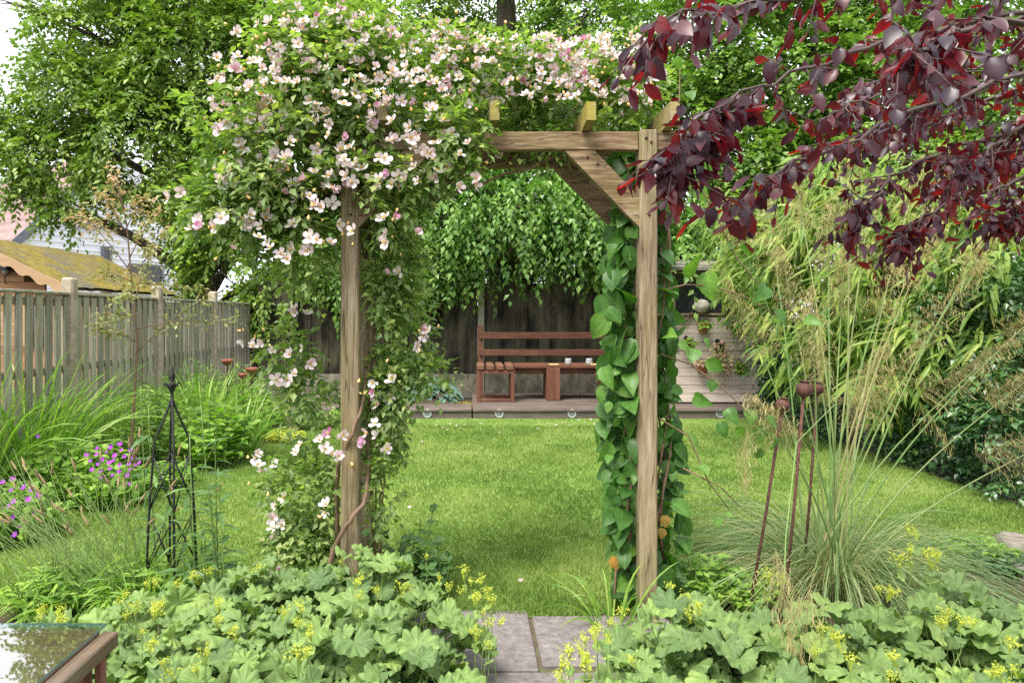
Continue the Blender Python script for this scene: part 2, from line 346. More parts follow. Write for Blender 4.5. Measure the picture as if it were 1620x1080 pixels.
M['purple'] = leaf('purple_petals', [(.3, .04, .5), (.45, .06, .55), (.5, .12, .65)], .6, .3, (1.2, .8, 1.2), .2, mott=0)
M['grass'] = leaf('lawn_blades', [(.115, .195, .04), (.185, .28, .06), (.26, .35, .088), (.39, .43, .17)], .55, .3, (1.3, 1.4, .5), .25, mott=0)
M['stem'] = solid('green_stems', [(.12, .2, .05), (.2, .28, .08)], 20, .6)
M['brownstem'] = solid('brown_stems', [(.12, .075, .045), (.22, .14, .085)], 25, .75)
M['bark'] = solid('bark', [(.035, .028, .02), (.09, .075, .05), (.13, .12, .08)], 6, .9, bmp=1., bd=.05, stretch=(1, 1, .3))
M['darkbark'] = solid('plum_bark', [(.05, .03, .028), (.12, .085, .075)], 40, .7, bmp=.6)
_post = [(.085, .06, .036), (.2, .15, .092), (.31, .245, .16), (.46, .4, .3)]
M['post_z'] = wood('arch_wood_upright', _post, 'Z', 16, (.2, .18, .05), .55, .85, .7, .1, st_scale=4, knots=True)
M['post_x'] = wood('arch_wood_beam', [(.06, .035, .022), (.17, .1, .055), (.28, .2, .12), (.4, .34, .24)], 'X', 16, (.17, .15, .045), .5, .85, .9, .1, st_scale=5, knots=True)
M['post_y'] = wood('arch_wood_rafter', _post, 'Y', 16, (.3, .26, .03), .9, .85, .7, .1, st_scale=4)
M['slat'] = wood('palisade_front', [(.15, .145, .11), (.29, .28, .22), (.46, .43, .35)], 'Z', 9, (.2, .2, .09), .5, .9, .6, .3, st_scale=4)
M['slat_back'] = wood('palisade_back', [(.13, .1, .065), (.22, .175, .12), (.31, .26, .19)], 'Z', 9, (.2, .19, .07), .5, .9, .6, .3)
M['concrete'] = solid('concrete_post', [(.25, .2, .14), (.38, .32, .24), (.46, .4, .31)], 14, .9, bmp=.6, stain=(.17, .15, .08), st_scale=5)
M['paleconc'] = solid('pale_concrete', [(.26, .25, .19), (.36, .34, .27)], 14, .9, bmp=.5, stain=(.14, .16, .07), st_scale=4)
M['feather'] = wood('feather_board', [(.012, .01, .007), (.03, .026, .018), (.075, .064, .045)], 'Z', 8, (.15, .14, .085), .75, .92, .7, .75, st_scale=3)
M['gravel'] = solid('gravel_board', [(.1, .09, .065), (.2, .18, .13), (.34, .31, .25)], 7, .92, stain=(.05, .07, .025), st_scale=5, stretch=(1, 1, .5))
M['deck'] = wood('deck_boards', [(.06, .045, .037), (.105, .08, .066), (.16, .13, .11)], 'X', 8, (.2, .17, .15), .35, .7, .6, .2)
M['fascia'] = wood('deck_fascia', [(.09, .068, .058), (.15, .12, .105), (.2, .165, .145)], 'X', 6, (.08, .065, .055), .5, .75, .4, .1)
M['bench'] = wood('bench_stain', [(.07, .03, .018), (.135, .056, .033), (.2, .092, .056)], 'X', 7, (.09, .035, .022), .5, .7, .5, .15)
M['bench_z'] = wood('bench_stain_upright', [(.085, .036, .022), (.15, .063, .037), (.215, .1, .06)], 'Z', 7, (.1, .04, .024), .4, .7, .5, .15)
M['bench_end'] = solid('bench_end_grain', [(.1, .045, .028), (.2, .09, .05)], 40, .85)
M['clad'] = wood('shed_cladding', [(.26, .2, .155), (.44, .37, .31), (.6, .54, .47)], 'X', 5, (.5, .42, .36), .55, .8, .5, .3, st_scale=2.5)
M['frame'] = wood('window_frame', [(.2, .16, .1), (.3, .25, .17)], 'Z', 9)
M['rust'] = solid('rusted_iron', [(.04, .018, .014), (.09, .04, .028), (.145, .065, .04)], 22, .75, .2, bmp=.4)
M['rustred'] = solid('rust_red_iron', [(.14, .045, .025), (.27, .09, .05), (.34, .13, .075)], 14, .7, .1, bmp=.3)
M['black'] = solid('black_iron', [(.008, .009, .01), (.016, .017, .018)], 30, .4, .0, .5, .15)
M['terra'] = solid('terracotta', [(.3, .1, .05), (.42, .16, .08)], 20, .85)
M['white'] = solid('white_plastic', [(.38, .38, .37), (.47, .47, .46)], 20, .4, bmp=0)
M['lens'] = solid('lamp_lens', [(.1, .11, .12), (.26, .28, .29)], 90, .35, bmp=0)
M['candleglass'] = solid('frosted_jar', [(.3, .3, .31), (.4, .4, .4)], 30, .3, bmp=0)
M['wax'] = solid('yellow_wax', [(.6, .45, .2), (.7, .52, .26)], 20, .6, bmp=0)
M['wicker'] = solid('woven_ball', [(.12, .1, .08), (.42, .38, .32), (.62, .58, .5)], 45, .8, bmp=1.)
M['stone'] = solid('rock', [(.12, .1, .085), (.24, .2, .175), (.36, .31, .28)], 9, .9, bmp=1., bd=.03)
M['slab'] = solid('paving_stone', [(.11, .095, .09), (.17, .15, .145), (.23, .21, .2)], 28, .85, bmp=.7, bd=.004, stain=(.36, .34, .32), stain_at=(.6, .72), st_scale=9)
M['joint'] = solid('paving_joint', [(.07, .05, .035), (.14, .11, .06)], 30, .95, stain=(.1, .14, .04), st_scale=12)
M['soil'] = solid('soil', [(.035, .025, .016), (.07, .05, .03), (.1, .08, .045)], 10, .95, bmp=1., bd=.03, stain=(.06, .1, .025), st_scale=2)
M['lawn'] = solid('lawn_base', [(.085, .16, .025), (.14, .24, .04), (.2, .3, .065)], 2.2, .9, bmp=.6, bd=.02, stain=(.27, .32, .09), st_scale=1.2)
M['tblwood'] = wood('table_planks', [(.1, .062, .036), (.18, .115, .066), (.25, .17, .1)], 'X', 7, (.18, .16, .11), .4, .6, .3, .15)
M['tblframe'] = wood('table_frame', [(.055, .036, .022), (.11, .075, .044), (.17, .12, .075)], 'Y', 9, (.3, .25, .2), .3, .55, .4, .1)
M['tblleg'] = wood('table_leg', [(.07, .03, .02), (.16, .07, .045), (.2, .1, .07)], 'Z', 9)
M['housewall'] = solid('white_cladding', [(.72, .74, .77), (.78, .8, .83)], 3, .7, bmp=0)
M['grey'] = solid('grey_trim', [(.12, .13, .15), (.17, .18, .2)], 6, .6, bmp=0)
M['darkpane'] = solid('dark_window_pane', [(.02, .022, .025), (.03, .032, .036)], 3, .06, bmp=0, spec=.6)
M['rooftile'] = wood('roof_tiles', [(.17, .11, .105), (.25, .165, .155), (.3, .2, .19)], 'X', 3, None, rndamt=.25, bmp=.2)
M['moss'] = solid('mossy_felt', [(.11, .09, .014), (.19, .145, .018), (.28, .215, .035)], 9, .95, bmp=1., bd=.04, stain=(.12, .105, .075), stain_at=(.46, .6), st_scale=2.2)
M['felt'] = solid('roof_felt', [(.13, .12, .11), (.22, .2, .18)], 8, .95, stain=(.22, .18, .04), st_scale=3)
M['cabin'] = wood('cabin_boards', [(.2, .1, .045), (.33, .18, .085), (.4, .24, .13)], 'X', 4, None, rough=.75, bmp=.3, rndamt=.15)
M['barge'] = wood('cabin_bargeboard', [(.33, .21, .11), (.45, .31, .18)], 'X', 6, None, bmp=.2)
def glass_mat():
    m, nt = newmat('table_glass'); t = N(nt, 'ShaderNodeBsdfTransparent'); t.inputs[0].default_value = (.95, .98, .97, 1); g = N(nt, 'ShaderNodeBsdfGlossy', Roughness=.015)
    ge = N(nt, 'ShaderNodeNewGeometry'); d = N(nt, 'ShaderNodeVectorMath', operation='DOT_PRODUCT'); nt.links.new(ge.outputs['Incoming'], d.inputs[0]); nt.links.new(ge.outputs['Normal'], d.inputs[1])
    def mt(op, a, b=None, c=None):
        n = N(nt, 'ShaderNodeMath', operation=op)
        for i, v in enumerate((a, b, c)):
            if v is None: continue
            if hasattr(v, 'is_output'): nt.links.new(v, n.inputs[i])
            else: n.inputs[i].default_value = v
        return n.outputs[0]
    r = mt('MULTIPLY_ADD', mt('POWER', mt('SUBTRACT', 1., mt('ABSOLUTE', d.outputs['Value'])), 2.2), .95, .05)     # Schlick-like reflectance, alike from both sides
    s = N(nt, 'ShaderNodeMixShader'); nt.links.new(r, s.inputs[0]); nt.links.new(t.outputs[0], s.inputs[1]); nt.links.new(g.outputs[0], s.inputs[2]); out(nt, s.outputs[0]); return m
M['glass'] = glass_mat()
M['glassedge'] = solid('glass_edge', [(.05, .13, .12), (.13, .25, .23)], 12, .15, bmp=0, spec=.6)
# ------------------------------------------------------------------ ground, lawn, path
def sheet(pts, z, name, mat, kind='structure', sub=0.0):
    g = G(); g.poly([(x, y, z) for x, y in pts]); return setting(name, g, mat, kind)
g = G()                                             # soil sheet reaching the horizon
g.add([(-300, -60, 0), (300, -60, 0), (300, 400, 0), (-300, 400, 0)], [[[0, 1, 2, 3]]]); setting('ground', g, M['soil'])
lawn_edge = [(-.1, 3.42), (.5, 3.36), (.9, 3.5), (1.1, 3.5), (1.7, 3.75), (2.7, 3.95), (3.6, 4.15), (4.3, 4.3), (4.35, 7.5), (4.45, 9.93), (-1.9, 9.93), (-2.05, 9.2), (-2.3, 8.1), (-2.85, 6.3), (-3.2, 5.3), (-3.4, 4.5), (-3.3, 3.7), (-2.2, 3.5), (-1.2, 3.75), (-.6, 3.6)]
sheet(lawn_edge, .012, 'lawn', M['lawn'])
def inside(P, poly):
    x, y = P[:, 0], P[:, 1]; c = np.zeros(len(P), bool); n = len(poly)
    for i in range(n):
        (x1, y1), (x2, y2) = poly[i], poly[(i + 1) % n]
        k = ((y1 > y) != (y2 > y)) & (x < (x2 - x1) * (y - y1) / (y2 - y1 + 1e-12) + x1); c ^= k
    return c
n = 330000
Y = 3.3 + 6.7 * rng.random(n) ** 1.5; P = np.stack([U(-3.5, 4.5, n), Y, np.full(n, .01)], 1); P = P[inside(P, lawn_edge)]
lf = P[:, 1]; k = len(P)
tone_ = np.clip(.46 + .5 * (noise3(P * [.8, .8, 1]) - .5) + .55 * (noise3(P * [2.6, 2.6, 1] + 9) - .5) + .5 * (noise3(P * [7., 7., 1] + 4) - .5) + .17 * rng.normal(size=k), 0, 1)
dd = np.array([0, 0, 1.]) + .55 * R3(k) * [1, 1, 0]
v0 = P; w = .0016 * (1 + lf / 4)[:, None] * nz(np.cross(dd, R3(k))); hgt = (U(.018, .045, k) * np.where(lf < 3.8, 1.25, 1) * (.8 + .5 * noise3(P * [2., 2, 1] + 3)) * np.where(lf > 9.2, .35, 1.))[:, None]
V = np.stack([v0 - w, v0 + w, v0 + nz(dd) * hgt + [0, 0, .004]], 1)
g = G(); g.add(V.reshape(-1, 3), [np.arange(3 * k).reshape(-1, 3)], np.repeat(tone_, 3)); setting('grass', g, M['grass'], 'stuff')

g = G(); g.box(-.5, 1.05, 1.0, 3.46, -.05, .006); setting('path_bed', g, M['joint'])
g = G()
def slab(x0, x1, y0, y1):
    r = U(-.006, .006, 4); g.box(x0 + r[0], x1 + r[1], y0 + r[2], y1 + r[3], -.03, .022 + U(0, .004), .006, U(0, 1))
for (x0, x1, y0, y1) in ((-.42, .298, 2.86, 3.44), (.322, .98, 2.89, 3.37), (-.3, .62, 2.2, 2.84), (.64, 1.3, 2.2, 2.86), (-.42, .3, 1.5, 2.18), (.32, 1., 1.5, 2.18)): slab(x0, x1, y0, y1)
setting('path', g, M['slab'])

# ------------------------------------------------------------------ decking
def decking(label, x0, x1, y0, y1, lamps):
    t = thing('decking', label, 'decking', ((x0 + x1) / 2, (y0 + y1) / 2, 0))
    g = G(); y = y0 - .02; i = 0
    while y < y1: g.box(x0, x1, y, min(y + .118, y1), .112, .14, .004, rng.random()); y += .124
    part('deck_boards', g, M['deck'], t)
    g = G(); g.box(x0 + .004, x1, y0 + .002, y0 + .028, .004, .109, .004); part('fascia', g, M['fascia'], t)
    for x in lamps:
        g = G(); c = (x, y0 + .002, .083); g.lathe(c, [(.044, .002), (.062, .002), (.064, .007), (.059, .011), (.05, .01), (.046, .004)], 28, ax=(0, -1, 0))
        o = part('deck_light', g, M['white'], t, True)
        g = G(); g.lathe(c, [(.049, .006), (.03, .0065), (.001, .007)], 20, ax=(0, -1, 0)); part('lens', g, M['lens'], o, True)
    return t
decking('weathered brown decking carrying the red bench, with round lights along its front board', .075, 5.0, 9.94, 12.16, [W(790, 0, 9.93)[0], W(905, 0, 9.93)[0], W(1140, 0, 9.93)[0]])
decking('short low stretch of brown decking edging the blue hosta bed', -2.15, .055, 9.95, 10.62, [W(676, 0, 9.93)[0]])

# ------------------------------------------------------------------ fences
XF = -3.93
t = thing('palisade_fence', 'weathered green-grey slatted fence between concrete posts in front of the mossy cabin', 'fence', (XF, 8.6, 0))
pd = [2.95, 4.85, 6.75, 8.65, 10.55, 12.36]
for a, b in zip(pd[:-1], pd[1:]):
    g = G(); y = a + .09
    while y < b - .07:
        g.box(XF - .01 + U(-.004, .004), XF + .009, y, y + .088 + U(-.008, .004), .12, 1.70 + U(-.012, .008), .004, rng.random())
        g.box(XF - .072, XF - .054, y + .085, y + .148, .14, 1.69, .003, rng.random(), 1); y += .142
    for z in (.35, .95, 1.6): g.box(XF - .052, XF - .012, a + .06, b - .06, z, z + .07, .004, .5, 1)
    p = part('slat_panel', g, [M['slat'], M['slat_back']], t)
    g = G(); g.box(XF - .08, XF + .03, a + .055, b - .055, 1.705, 1.735, .006); part('top_rail', g, M['slat'], p)
    g = G(); g.box(XF - .05, XF - .01, a + .055, b - .055, 0, .13); part('gravel_board', g, M['gravel'], p)
for y in pd[:-1]:
    g = G(); g.box(XF - .065, XF + .055, y - .055, y + .055, 0, 1.88, .018); part('post', g, M['concrete'], t)

YB = 12.36
t = thing('board_fence', 'dark blackened feather-edge board fence behind the red bench', 'fence', (.2, YB, 0))
px_ = [-3.86, -2.2, .24, 2.7, 5.1]
for a, b in zip(px_[:-1], px_[1:]):
    g = G(); x = a + .07
    while x < b - .07:
        w = U(.095, .115); e = min(x + w + .012, b - .065); r = rng.random()
        g.prism([(x, YB - .012, .46), (e, YB - .026 + U(-.004, .004), .46), (e, YB + .004, .46), (x, YB + .004, .46)], (0, 0, 1.64 + U(-.01, .01)), r); x += w
    for z in (.6, 1.3, 1.9): g.box(a + .06, b - .06, YB + .006, YB + .05, z, z + .08)
    g.box(a + .06, b - .06, YB - .03, YB + .02, 2.115, 2.14, .004, .7)
    p = part('board_panel', g, M['feather'], t, fix=True)
    g = G(); g.box(a + .06, b - .06, YB - .025, YB + .025, .02, .455, .006); part('gravel_board', g, M['gravel'], p)
for x in px_[1:]:
    g = G(); g.box(x - .06, x + .06, YB - .06, YB + .06, 0, 2.15, .012); part('post', g, M['paleconc'], t)

# ------------------------------------------------------------------ bench, stool, jars, chiminea
D = .1425
t = thing('garden_bench', 'red-brown stained wooden bench with two back rails against the dark fence', 'bench', (1.6, 11.3, D))
yb = 11.72
for nm, z0, z1 in (('backrest_rail', .99, 1.105), ('backrest_rail', .70, .81)):
    g = G(); g.box(.2, 2.62, yb - .05, yb - .005, z0 + D - .02, z1 + D - .02, .006, rng.random()); part(nm, g, M['bench'], t)
for x in (.225, 2.45):
    g = G(); g.box(x - .05, x + .04, yb, yb + .08, D, 1.19 + D, .006); part('back_post', g, M['bench_z'], t)
g = G()
for i in range(3): g.box(.76 + .0 * i, 2.6, 11.0 + .2 * i, 11.19 + .2 * i, .555 + D - .035, .6 + D - .03, .006, rng.random())
part('seat', g, M['bench'], t)
g = G(); g.box(1.27, 1.49, 10.99, 11.5, D, .52 + D, .008); part('leg', g, M['bench_z'], t)
g = G(); g.box(2.4, 2.58, 11.02, 11.5, D, .519 + D, .008); part('leg', g, M['bench_z'], t)
g = G(); g.box(.76, 2.6, 11.12, 11.16, .43 + D, .518 + D, .005); part('apron', g, M['bench'], t)
t = thing('slatted_stool', 'open cube stool of red-brown timber with four thick slats, at the bench end', 'stool', (.445, 11., D))
x0, x1, y0, y1 = .145, .74, 10.8, 11.4
for x in (x0, x1 - .055):
    for y in (y0, y1 - .055):
        g = G(); g.box(x, x + .055, y, y + .055, D, .5 + D, .004); part('leg', g, M['bench_z'], t)
g = G()
for z in (.0, .445):
    for y in (y0 + .004, y1 - .051): g.box(x0 + .057, x1 - .057, y, y + .045, D + z, D + z + .05, .003)
    for x in (x0 + .004, x1 - .051): g.box(x, x + .045, y0 + .057, y1 - .057, D + z + .003, D + z + .047, .003)
part('frame', g, M['bench'], t)
for i in range(4):
    x = x0 + .155 * i; g = G(); g.box(x, x + .12, y0 - .02, y1 + .03, .502 + D, .59 + D, .015, rng.random()); part('slat', g, [M['bench_end']], t)
zt = .6 + D - .029
def jar(x, lab):
    t = thing('candle_jar', lab, 'candle holder', (x, 11.08, zt)); g = G()
    g.lathe((x, 11.08, zt), [(.001, 0), (.046, 0), (.054, .012), (.056, .05), (.05, .085), (.053, .1), (.046, .1), (.044, .06), (.04, .02), (.001, .018)], 20); part('jar', g, M['candleglass'], t, True)
    g = G(); g.lathe((x, 11.08, zt + .0185), [(.001, .0), (.038, .0), (.038, .05), (.001, .052)], 16); part('candle', g, M['wax'], t, True)
jar(W(899, 0, 11.08)[0], 'frosted white candle jar on the bench seat, nearer the thick central leg')
jar(W(932, 0, 11.08)[0], 'frosted white candle jar on the bench seat, nearer the rusty fire pot')
for x, lab in ((876, 'flat pale yellow pad lying on the bench above its thick leg'), (941, 'flat pale yellow pad lying on the bench beside a frosted jar')):
    g = G(); X = W(x, 0, 11.05)[0]; g.box(X - .075, X + .075, 11.005, 11.11, zt, zt + .014, .004); single('coaster', g, M['wax'], lab, 'coaster', (X, 11.05, zt))
cx, cy = W(968, 0, 10.7)[0], 10.7
t = thing('chiminea', 'rusty red fire pot standing on the decking beside the bench', 'fire pit', (cx, cy, D))
g = G(); g.lathe((cx, cy, D), [(.07, .2), (.17, .24), (.24, .34), (.26, .45), (.23, .56), (.15, .64), (.1, .69), (.085, .8), (.1, .82), (.075, .82), (.06, .7)], 28); part('body', g, M['rustred'], t, True)
g = G(); a = np.linspace(0, 2 * math.pi, 25); g.tubes(np.stack([cx - .16 + .12 * np.cos(a), np.full(25, cy - .235) + .05 * np.cos(a), D + .42 + .14 * np.sin(a)], 1)[None], .012, 6)
for k in range(-3, 4): g.tube([(cx - .16 + k * .032, cy - .24 + .014 * k, D + .3), (cx - .16 + k * .032, cy - .245 + .014 * k, D + .54)], .005, 5)
part('grille', g, M['rust'], t, True)
for k in range(3):
    a = k * 2.1 - 2.2; g = G(); g.tube([(cx + .1 * math.cos(a), cy + .1 * math.sin(a), D + .24), (cx + .24 * math.cos(a), cy + .24 * math.sin(a), D)], .018, 8); part('leg', g, M['rust'], t, True)

# ------------------------------------------------------------------ summerhouse wall with pots
YS = 10.62; sx0, sx1 = 2.98, 4.93
t = thing('summerhouse', 'small weathered summerhouse with dark windows above cladding hung with pots', 'shed', (3.95, YS + .6, D))
g = G(); z = D + .02; i = 0
while z < 1.47: g.box(sx0, sx1 + (.12 if i < 3 else 0), YS + U(-.002, .002), YS + .028, z, z + .128, .005, rng.random()); z += .1335; i += 1
for z in np.arange(D + .02, 1.46, .1335): g.box(sx0 + .002, sx0 + .028, YS + .03, YS + 1.2, z, z + .128, .004, rng.random()); g.box(sx1 - .028, sx1 - .002, YS + .03, YS + 1.2, z, z + .128, .004, rng.random())
part('wall', g, M['clad'], t)
for a, b in ((3.23, 3.98), (4.03, 4.86)):
    g = G(); g.box(a, b, YS + .02, YS + .028, 1.56, 2.16); o = part('window', g, M['darkpane'], t)
    g = G()
    for x in (a - .022, b + .0): g.box(x, x + .022, YS - .004, YS + .04, 1.545, 2.17, .003)
    g.box(a - .03, b + .03, YS - .02, YS + .045, 1.512, 1.545, .004); g.box(a + .003, b - .003, YS, YS + .04, 2.162, 2.2, .003); part('frame', g, M['frame'], o)
g = G(); g.box(2.99, 3.2, YS, YS + .03, 1.51, 2.2, .004, .2); g.box(sx0 + .002, sx0 + .03, YS + .035, YS + 1.2, 1.51, 2.2, 0, .4); part('side_board', g, M['cabin'], t)
g = G(); g.prism([(2.8, YS - .2, 2.2), (5.1, YS - .2, 2.2), (5.1, YS + 1.4, 2.5), (2.8, YS + 1.4, 2.5)], (0, 0, .05)); part('roof', g, M['felt'], t, fix=True)
g = G(); g.lathe((W(1110, 488, YS - .1)[0], YS - .095, 1.547), [(.001, .0), (.06, .012), (.105, .05), (.125, .1), (.11, .16), (.065, .2), (.001, .215)], 20)
single('woven_ball', g, M['wicker'], 'pale mottled woven ball on the summerhouse window ledge', 'ornament', (W(1110, 488, YS)[0], YS - .095, 1.547), smooth=True)
g = G()
for k in range(4):
    q = [W(1066 + 5 * i + U(-2, 2), 512 - 3 * i - 6 * math.sin(i * .9 + k) + 2 * k, YS - .03 - .01 * k) for i in range(7)]; g.tube(q, .008, 5, .3)
single('driftwood', g, M['brownstem'], 'dark twisted twig lying along the cladding top by the climbing vine', 'driftwood', W(1080, 508, YS - .03))
c = W(1069, 530, YS - .03); g = G(); g.tube([c + [0, 0, .13], c + [0, -.01, .05], c + [0, -.012, 0]], .012, 6); g.lathe(c - [0, .01, .16], [(.001, 0), (.05, 0), (.055, .01), (.02, .1), (.012, .17)], 12)
single('garden_trowel', g, M['grey'], 'small grey metal trowel hanging on the cladding beside the vine', 'trowel', c, smooth=True)
pots = [(1112, 516, 'terra', .7, 'terracotta wall pot with small green sprig, upper row, nearer the vine post'), (1165, 519, 'terra', 1, 'terracotta wall pot with bushy green plant, upper row, nearer the bamboo'),
        (1088, 543, 'rust', .9, 'dark wall pot with a spiky plant hanging closest to the climbing vine'), (1138, 548, 'rust', 3.2, 'wall pot with long pale trailing plant at the middle of the cladding'),
        (1111, 580, 'terra', .6, 'terracotta wall pot with dry brown plant, lower row of the cladding'), (1172, 582, 'rust', 1, 'dark wall pot with a sprawling plant, lower row beside the bamboo'),
        (1200, 548, 'rust', 2.4, 'dark wall pot with dense dark trailing plant at the bamboo edge of the cladding')]
for (x, y, mt, size, lab) in pots:
    c = W(x, y, YS - .095); t = thing('wall_pot', lab, 'wall pot', c, 'pots hung on the summerhouse cladding')
    g = G(); g.lathe(c - [0, 0, .08], [(.04, -.02), (.058, -.015), (.08, .1), (.09, .103), (.09, .13), (.078, .13), (.07, .09), (.001, .085)], 18); part('pot', g, M[mt], t, True)
    g = G(); a = np.linspace(0, math.pi, 10); g.tube(np.stack([c[0] + .03 * np.cos(a), np.full(10, YS - .012), c[2] + .06 + .05 * np.sin(a)], 1), .01, 6); g.beam(c + [0, .088, .02], c + [0, .088, .09], .02, .01); part('bracket', g, M['black'], t)
    n = int(60 + 70 * size); tt = rng.random(n) ** .8
    p = c + np.stack([rng.normal(size=n) * .06 * (1 + .5 * (size > 2)), -.03 - .06 * rng.random(n), .05 + .05 * rng.random(n) - tt * .14 * size * (size > .65)], 1)
    g = G(); g.leaves(T_MID, p, np.array([0, -.4, -.3]) + .8 * R3(n), np.array([0, -1, .6]) + .5 * R3(n), U(.035, .065, n), 1.3); part('plant', g, M['pinkleaf'] if 'dry' in lab or 'pale' in lab else M['border'] if size < 2 else M['hedge'], t)

# ------------------------------------------------------------------ buildings beyond the fence
A0 = np.array([W(27, 0, 28)[0], 28., 0]); ug = np.array([.6, .8, 0]); ue = np.array([-.8, .6, 0]); up = np.array([0, 0, 1.])
t = thing('white_house', 'white clad house with pinkish tiled roof beyond the cabin', 'house', A0)
g = G(); wd = 8.4; ez = 4.62; az = 9.2; Lr = 13.
prof = [A0, A0 + ug * wd, A0 + ug * wd + up * ez, A0 + ug * wd / 2 + up * az, A0 + up * ez]; g.prism(prof, ue * Lr)
for z in np.arange(.2, 8.6, .28):
    w0 = max(0, (z - ez) / (az - ez) * wd / 2) + .06; 
    if wd - 2 * w0 > .3: g.beam(A0 + ug * w0 + up * z - ue * .012, A0 + ug * (wd - w0) + up * z - ue * .012, .03, .05)
part('wall', g, M['housewall'], t, fix=True)
g = G(); sl = nz(ug * wd / 2 + up * (az - ez)); sn = nz(np.cross(ue, sl)); sn = sn if sn[2] > 0 else -sn; Ls = np.linalg.norm(ug * wd / 2 + up * (az - ez)) + .5
for i in range(int(Ls / .3) + 1):
    a = A0 + up * ez - sl * .45 + sl * .3 * i - ue * .12 + sn * .06; b = a + ue * (Lr + .2); g.beam(a, b, .32, .05, 0, rng.random(), up=nz(sn - sl * .12))
a = A0 + ug * wd / 2 + up * az + sn * .05; sl2 = nz(ug * wd / 2 - up * (az - ez)); g.prism([a, a + sl2 * Ls, a + sl2 * Ls + ue * Lr, a + ue * Lr], (0, 0, .1))
roof = part('roof', g, M['rooftile'], t, fix=True)
g = G(); q0 = A0 + up * ez - ue * .16; g.beam(q0 - sl * .6, q0 + sl * (Ls - .5), .12, .32, up=sn); q1 = A0 + up * (ez - .25) - ug * .3; g.beam(q1, q1 + ue * Lr, .15, .14); part('bargeboard', g, M['grey'], roof)
def on_wall(s, z0, z1, w): # a recess-framed window in the gable wall
    c = A0 + ug * s; o = None
    g = G(); g.beam(c + up * (z0 + z1) / 2 - ue * .02, c + ug * w + up * (z0 + z1) / 2 - ue * .02, .05, z1 - z0); o = part('window', g, M['darkpane'], t)
    g = G()
    for s2 in (0, w): g.beam(c + ug * (s2 - .06) + up * (z0 + z1) / 2 - ue * .035, c + ug * (s2 + .06) + up * (z0 + z1) / 2 - ue * .035, .09, z1 - z0 + .1)
    for z in (z0, z1): g.beam(c + ug * .062 + up * z - ue * .035, c + ug * (w - .062) + up * z - ue * .035, .085, .1)
    part('frame', g, M['grey'], o)
on_wall(1.2, 3.2, 4.25, .5); on_wall(3.4, 2.2, 4.6, .35); on_wall(4.6, 2.6, 3.9, 1.6)
g = G(); g.beam(A0 + ug * 1.75 + up * 5.6 - ue * .1, A0 + ug * 4.2 + up * 5.6 - ue * .1, .2, .35); part('lintel', g, M['grey'], t)

xr, hw, zr, ze = -6.67, 1.42, 2.53, 1.83; y0, y1 = 9.0, 12.4; xe = xr + hw
t = thing('garden_cabin', 'brown boarded cabin with wavy bargeboard and mossy roof beyond the palisade fence', 'cabin', (xr, 11, 0))
g = G(); wl = xe - .16
z = 0.0
while z < 1.77: g.box(xr - hw + .16, wl, y0 + .2, y0 + .24, z, z + .136, .004, rng.random()); g.box(wl - .04, wl, y0 + .243, y1 - .2, z, z + .136, .004, rng.random()); z += .14
while z < 2.42:
    hwz = (zr - .08 - z - .1) / (zr - ze) * hw - .1
    if hwz > .1: g.box(xr - hwz, xr + hwz, y0 + .2, y0 + .24, z, z + .136, .004, rng.random())
    z += .14
part('wall', g, M['cabin'], t)
for sgn, nm in ((1, 'roof'), (-1, 'roof')):
    g = G(); a = np.array([xr, y0, zr]); b = np.array([xr + sgn * hw, y0, ze]); n_ = 16; m_ = 26
    P = np.array([a + (b - a) * (i / n_) + [0, (y1 - y0) * j / m_, 0] for i in range(n_ + 1) for j in range(m_ + 1)]); P[:, 2] += .03 * noise3(P * 6)
    q = [[i * (m_ + 1) + j, (i + 1) * (m_ + 1) + j, (i + 1) * (m_ + 1) + j + 1, i * (m_ + 1) + j + 1] for i in range(n_) for j in range(m_)]; g.add(P + [0, 0, .045], [q]); g.add(P, [q])
    for e0, e1 in (((0, 0), (n_, 0)), ((n_, 0), (n_, m_)), ((0, m_), (n_, m_))):
        pass
    g.prism([b, b + [0, y1 - y0, 0], b + [0, y1 - y0, -.06], b + [0, 0, -.06]], (.02 * sgn, 0, 0)); rf = part(nm, g, M['moss'], t, True)
    g = G(); L_ = np.linalg.norm(b - a); e = (b - a) / L_; k = 40; top = [a + e * L_ * i / k * 1.03 + [0, -.03, .06] for i in range(k + 1)]
    bot = [p - np.array([0, 0, .14 + .028 * math.sin(i * .95)]) for i, p in enumerate(top)]
    for i in range(k): g.prism([top[i], top[i + 1], bot[i + 1], bot[i]], (0, .03, 0), .5)
    part('bargeboard', g, M['barge'], rf, fix=True)
g = G(); g.box(-5.93, -5.66, y0 + .17, y0 + .2, 1.1, 1.7); o = part('window', g, M['darkpane'], t)
g = G()
for x in (-5.97, -5.66): g.box(x, x + .04, y0 + .16, y0 + .2, 1.1, 1.74, .003)
g.box(-5.928, -5.662, y0 + .158, y0 + .2, 1.702, 1.74, .003); part('frame', g, M['barge'], o)
c = W(7, 424, y0 + .1); g = G(); g.box(c[0] - .045, c[0] + .05, y0 + .07, y0 + .19, c[2] - .03, c[2] + .05, .01); g.lathe(c + [0, .01, -.03], [(.001, -.05), (.03, -.04), (.04, 0), (.001, 0)], 12, mat=1); g.tube([c + [0, .1, -.05], c + [-.03, .05, -.12], c + [-.05, .09, -.2]], .008, 6)
single('wall_lamp', g, [M['black'], M['lens']], 'black lamp with clear lens fixed under the cabin gable', 'lamp', c)
